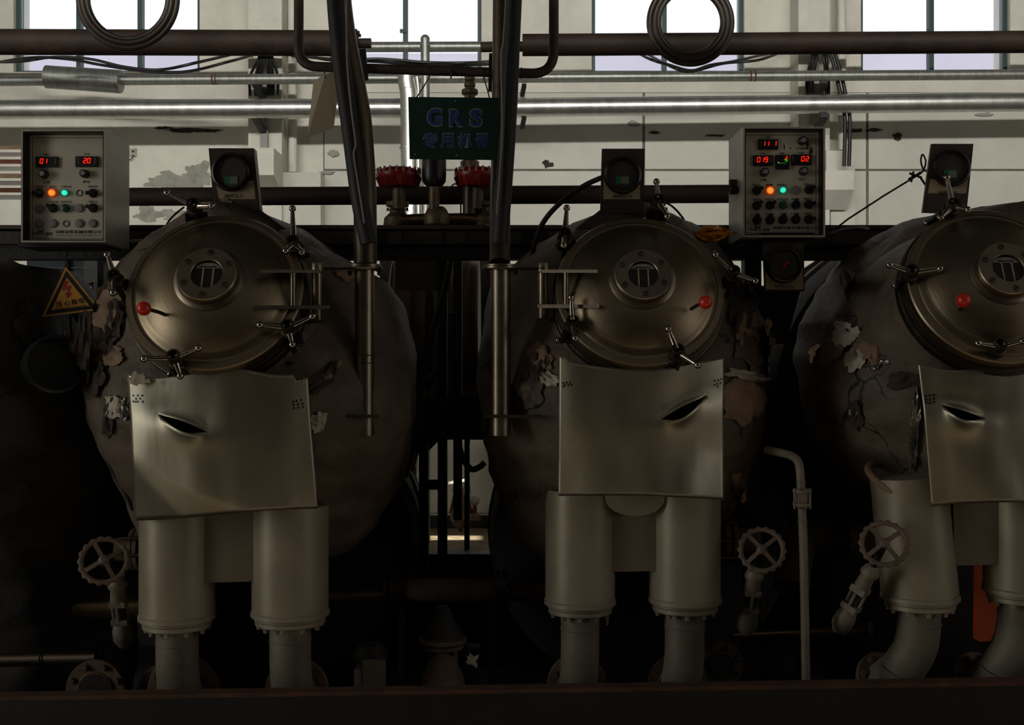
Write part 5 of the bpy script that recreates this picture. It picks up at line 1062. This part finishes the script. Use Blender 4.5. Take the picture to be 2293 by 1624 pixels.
blind_flange('rusty bolted flange low at left under the left handwheel', 213, 1545, 66, 3.85)
blind_flange('rusty bolted flange just left of the left machine\'s foot', 365, 1546, 57, 3.92)
blind_flange('rusty bolted flange right of the middle machine\'s feet', 1614, 1490, 52, 3.95)
blind_flange('dark bolted flange behind the thin upright pipe', 1752, 1490, 58, 3.95, 'vessel_dark')
# left pipework
t = T('floor_pipe', 'brassy horizontal pipe under the left handwheel', 'pipe', P(200, 1400, 4.2)); MB().cyl(P(54, 1364, 4.2), P(330, 1360, 4.2), S(27, 4.2), seg=28).build('pipe', 'brass_pipe', t); MB().cyl(P(93, 1450, 4.2), P(93, 1380, 4.2), S(11, 4.2)).build('branch', 'brass_pipe', t); MB().lathe(P(93, 1446, 4.2), (0, 0, 1), [(S(16, 4.2), 0), (S(17, 4.2), .008), (S(12, 4.2), .016)], 18).build('branch_collar', 'stainless_dark', t)
t = T('floor_pipe', 'shiny horizontal pipe low at the far left', 'pipe', P(100, 1500, 4.0)); MB().cyl(P(-60, 1480, 4.0), P(215, 1474, 4.0), S(15, 4.0), seg=24).build('pipe', 'stainless', t)
for x in (93, 99): MB().torus(P(x, 1477, 4.0), (1, 0, 0), S(16, 4.0), .002, 24, 6).build('wire_tie', 'cable', t)
t = T('elbow_fitting', 'dull grey pipe elbow behind the left handwheel', 'pipe', P(150, 1350, 4.35))
MB().tube(arc_pts([P(50, 1250, 4.4), P(150, 1250, 4.4), P(158, 1300, 4.33), P(160, 1350, 4.3)], .14, 8), S(46, 4.4), 28).build('elbow', 'flange_rust', t, ang=60); MB().lathe(P(58, 1252, 4.4), (1, 0, 0), [(S(58, 4.4), 0), (S(58, 4.4), .02)], 32).build('flange', 'vessel_dark', t)
t = T('elbow_fitting', 'dull grey pipe elbow behind the middle handwheel', 'pipe', P(1775, 1330, 4.3))
MB().tube(arc_pts([P(1900, 1205, 4.4), P(1790, 1205, 4.4), P(1776, 1260, 4.36), P(1772, 1318, 4.3)], .12, 8), S(40, 4.4), 28).build('elbow', 'flange_rust', t, ang=60); flange_pair(t, P(1872, 1206, 4.4), (1, 0, 0), S(54, 4.4), 'stainless_dark', .022); MB().cyl(P(1872, 1205, 4.4), P(2000, 1205, 4.4), S(38, 4.4)).build('straight_pipe', 'flange_rust', t)
t = T('floor_pipe', 'dark horizontal pipe low behind the thin upright pipe', 'pipe', P(1800, 1450, 4.2)); MB().cyl(P(1640, 1425, 4.2), P(1945, 1412, 4.2), S(13, 4.2)).build('pipe', 'brass_pipe', t); MB().lathe(P(1938, 1412, 4.2), (1, 0, 0), [(S(20, 4.2), 0), (S(20, 4.2), .02)], 20).build('end_collar', 'flange_rust', t)
t = T('side_flanges', 'bolted flange stack on the middle machine\'s right leg', 'flange', P(1630, 1260, 4.0))
for x in (1618, 1636): MB().lathe(P(x, 1210, 4.05), (1, 0, 0), [(S(50, 4), 0), (S(50, 4), .018)], 28).build('disc', 'flange_rust', t)
MB().cyl(P(1600, 1210, 4.05), P(1700, 1210, 4.05), S(28, 4)).build('pipe', 'flange_rust', t)
for y in (1172, 1212, 1250): MB().cyl(P(1612, y, 3.97), P(1650, y, 3.97), .006).build('stud', 'stainless_dark', t)
t = T('side_flanges', 'bolted flange stack on the left machine\'s left leg', 'flange', P(305, 1260, 3.9))
for x in (296, 308): MB().lathe(P(x, 1230, 3.95), (1, 0, 0), [(S(46, 4), 0), (S(46, 4), .014)], 28).build('disc', 'flange_rust', t)
MB().cyl(P(262, 1230, 3.95), P(330, 1230, 3.95), S(26, 4)).build('pipe', 'flange_rust', t)
for y in (1206, 1244): MB().cyl(P(272, y, 3.88), P(316, y, 3.88), .006).build('stud', 'stainless_dark', t)
# gate valves with handwheels
def gate_valve(lab, wc, R, Y, nrm, neck, yoke_top, base, roll=0.0):
    t = T('gate_valve', lab, 'valve', P(base[0], base[1] + 40, Y + .1)); n = Vector(nrm).normalized(); c = P(wc[0], wc[1], Y); r = S(R, Y); u, w, d = frame_of(n)
    hw = MB()
    seg, sub = 72, 10; vs, fs = [], []
    for i in range(seg):
        q = 2 * math.pi * i / seg; rr = r * .9 + .0016 * math.cos(q * 18); e = u * math.cos(q) + w * math.sin(q)
        for k in range(sub):
            a = 2 * math.pi * k / sub; vs.append(c + e * (rr + (r * .115 + .0016 * math.cos(q * 18)) * math.cos(a)) + d * r * .09 * math.sin(a))
    for i in range(seg):
        for k in range(sub): fs.append((i * sub + k, i * sub + (k + 1) % sub, ((i + 1) % seg) * sub + (k + 1) % sub, ((i + 1) % seg) * sub + k))
    hw.add(vs, fs); H = hw.build('handwheel', 'wheel_paint', t)
    for k in range(4):
        q = 2 * math.pi * k / 4 + roll; e = u * math.cos(q) + w * math.sin(q); MB().bar(c + e * r * .12 + d * .012, c + e * r * .88, r * .17, .008, up=n).build('spoke', 'wheel_paint', H, smooth=False)
    MB().lathe(c, n, [(r * .2, -.02), (r * .24, .0), (r * .2, .016), (r * .1, .022)], 20).build('hub', 'wheel_paint', H)
    k0 = P(neck[0], neck[1], Y + .06); k1 = P(yoke_top[0], yoke_top[1], Y + .1); b = P(base[0], base[1], Y + .12); ax = (k0 - b).normalized()
    MB().cyl(c, k0, .012).build('stem', 'stainless_dark', t)
    MB().lathe(k0 - ax * .02, ax, [(S(21, Y), 0), (S(22, Y), .008), (S(17, Y), .026), (S(10, Y), .036)], 24).build('gland_nut', 'valve_grey', t)
    MB().cyl(k1, k0, S(19, Y), S(15, Y)).build('bonnet', 'valve_grey', t)
    MB().lathe(k1, -ax, [(S(25, Y), -.006), (S(26, Y), 0), (S(26, Y), .014), (S(20, Y), .016)], 4, a0=math.pi / 4).build('bonnet_flange', 'valve_grey', t, smooth=False)
    for q in range(4):
        th = q * math.pi / 2; uu, ww, _ = frame_of(ax); p = k1 + (uu * math.cos(th) + ww * math.sin(th)) * S(17, Y)
        MB().cyl(p - ax * .014, p - ax * .062, .005).build('yoke_bolt', 'valve_grey', t)
    MB().lathe(k1 - ax * .06, -ax, [(S(26, Y), 0), (S(27, Y), .004), (S(27, Y), .018), (S(18, Y), .02)], 4, a0=math.pi / 4).build('body_flange', 'valve_grey', t, smooth=False)
    MB().cyl(k1 - ax * .014, k1 - ax * .06, S(14, Y)).build('neck', 'vessel_dark', t)
    MB().lathe(k1 - ax * .08, -ax, [(S(18, Y), 0), (S(24, Y), .03), (S(24, Y), .06), (S(14, Y), .085)], 22).build('body', 'valve_grey', t)
    return t
gate_valve('gate valve with scalloped handwheel left of the left machine\'s legs', (233, 1256), 55, 3.62, (.25, -1, .45), (262, 1302), (266, 1345), (278, 1420), .5)
gate_valve('gate valve with handwheel right of the middle machine\'s legs', (1706, 1232), 52, 3.72, (-.22, -1, .42), (1690, 1282), (1684, 1320), (1672, 1400), .75)
gate_valve('gate valve with handwheel against the right machine\'s leg', (1980, 1218), 54, 3.52, (-.3, -1, .5), (1952, 1275), (1928, 1318), (1890, 1390), .7)
# thin upright pipe with union
t = T('upright_pipe', 'thin grey upright pipe with union clamp right of the middle machine', 'pipe', P(1804, 1545, 3.6))
MB().tube(arc_pts([P(1716, 1008, 3.78), P(1768, 1018, 3.7), P(1790, 1032, 3.62), P(1795, 1110, 3.6), P(1800, 1250, 3.6), P(1806, 1600, 3.6)], .035, 6), S(9.5, 3.6), 18).build('pipe', 'leg_dusty', t, ang=60)
for y in (1104, 1134): MB().lathe(P(1796, y, 3.6), (0, 0, 1), [(S(20, 3.6), 0), (S(21, 3.6), .002), (S(21, 3.6), .010), (S(19, 3.6), .012)], 20).build('union_flange', 'valve_grey', t)
MB().cyl(P(1796, 1134, 3.6), P(1796, 1100, 3.6), S(14, 3.6)).build('union_body', 'valve_grey', t)
for x in (1779, 1789, 1805, 1814): MB().cyl(P(x, 1140, 3.585), P(x, 1094, 3.585), .0035).build('union_bolt', 'valve_grey', t)
for y in (1080, 1166): MB().torus(P(1795 + (y - 1110) * .03, y, 3.6), (0, 0, 1), S(10, 3.6), .0018, 24, 6).build('weld_bead', 'leg_dusty', t)
# orange lever between the right machine's legs
t = T('orange_guard', 'orange painted strip hanging between the right machine\'s legs', 'guard', P(2205, 1440, 3.95))
MB().prism([P(x, y, 3.95) for x, y in ((2188, 1150), (2236, 1150), (2232, 1380), (2228, 1415), (2218, 1436), (2196, 1438), (2184, 1432))], (0, .02, 0)).build('strip', 'orange_paint', t, smooth=False)
# left tank rod beside machine 2's leg, cable by machine 1
MB().cyl(P(1359, 1372, 3.82), P(1359, 1400, 3.82), .005).build('drain_stub', 'leg_paint', m2)
MB().tube(spline([P(238, 990, 3.72), P(236, 1010, 3.7), P(252, 1050, 3.7), P(285, 1105, 3.72), P(300, 1140, 3.75)]), S(7, 3.7), 10).build('black_hose', 'rubber', label='black hose running down the left machine\'s left flank', cat='hose')
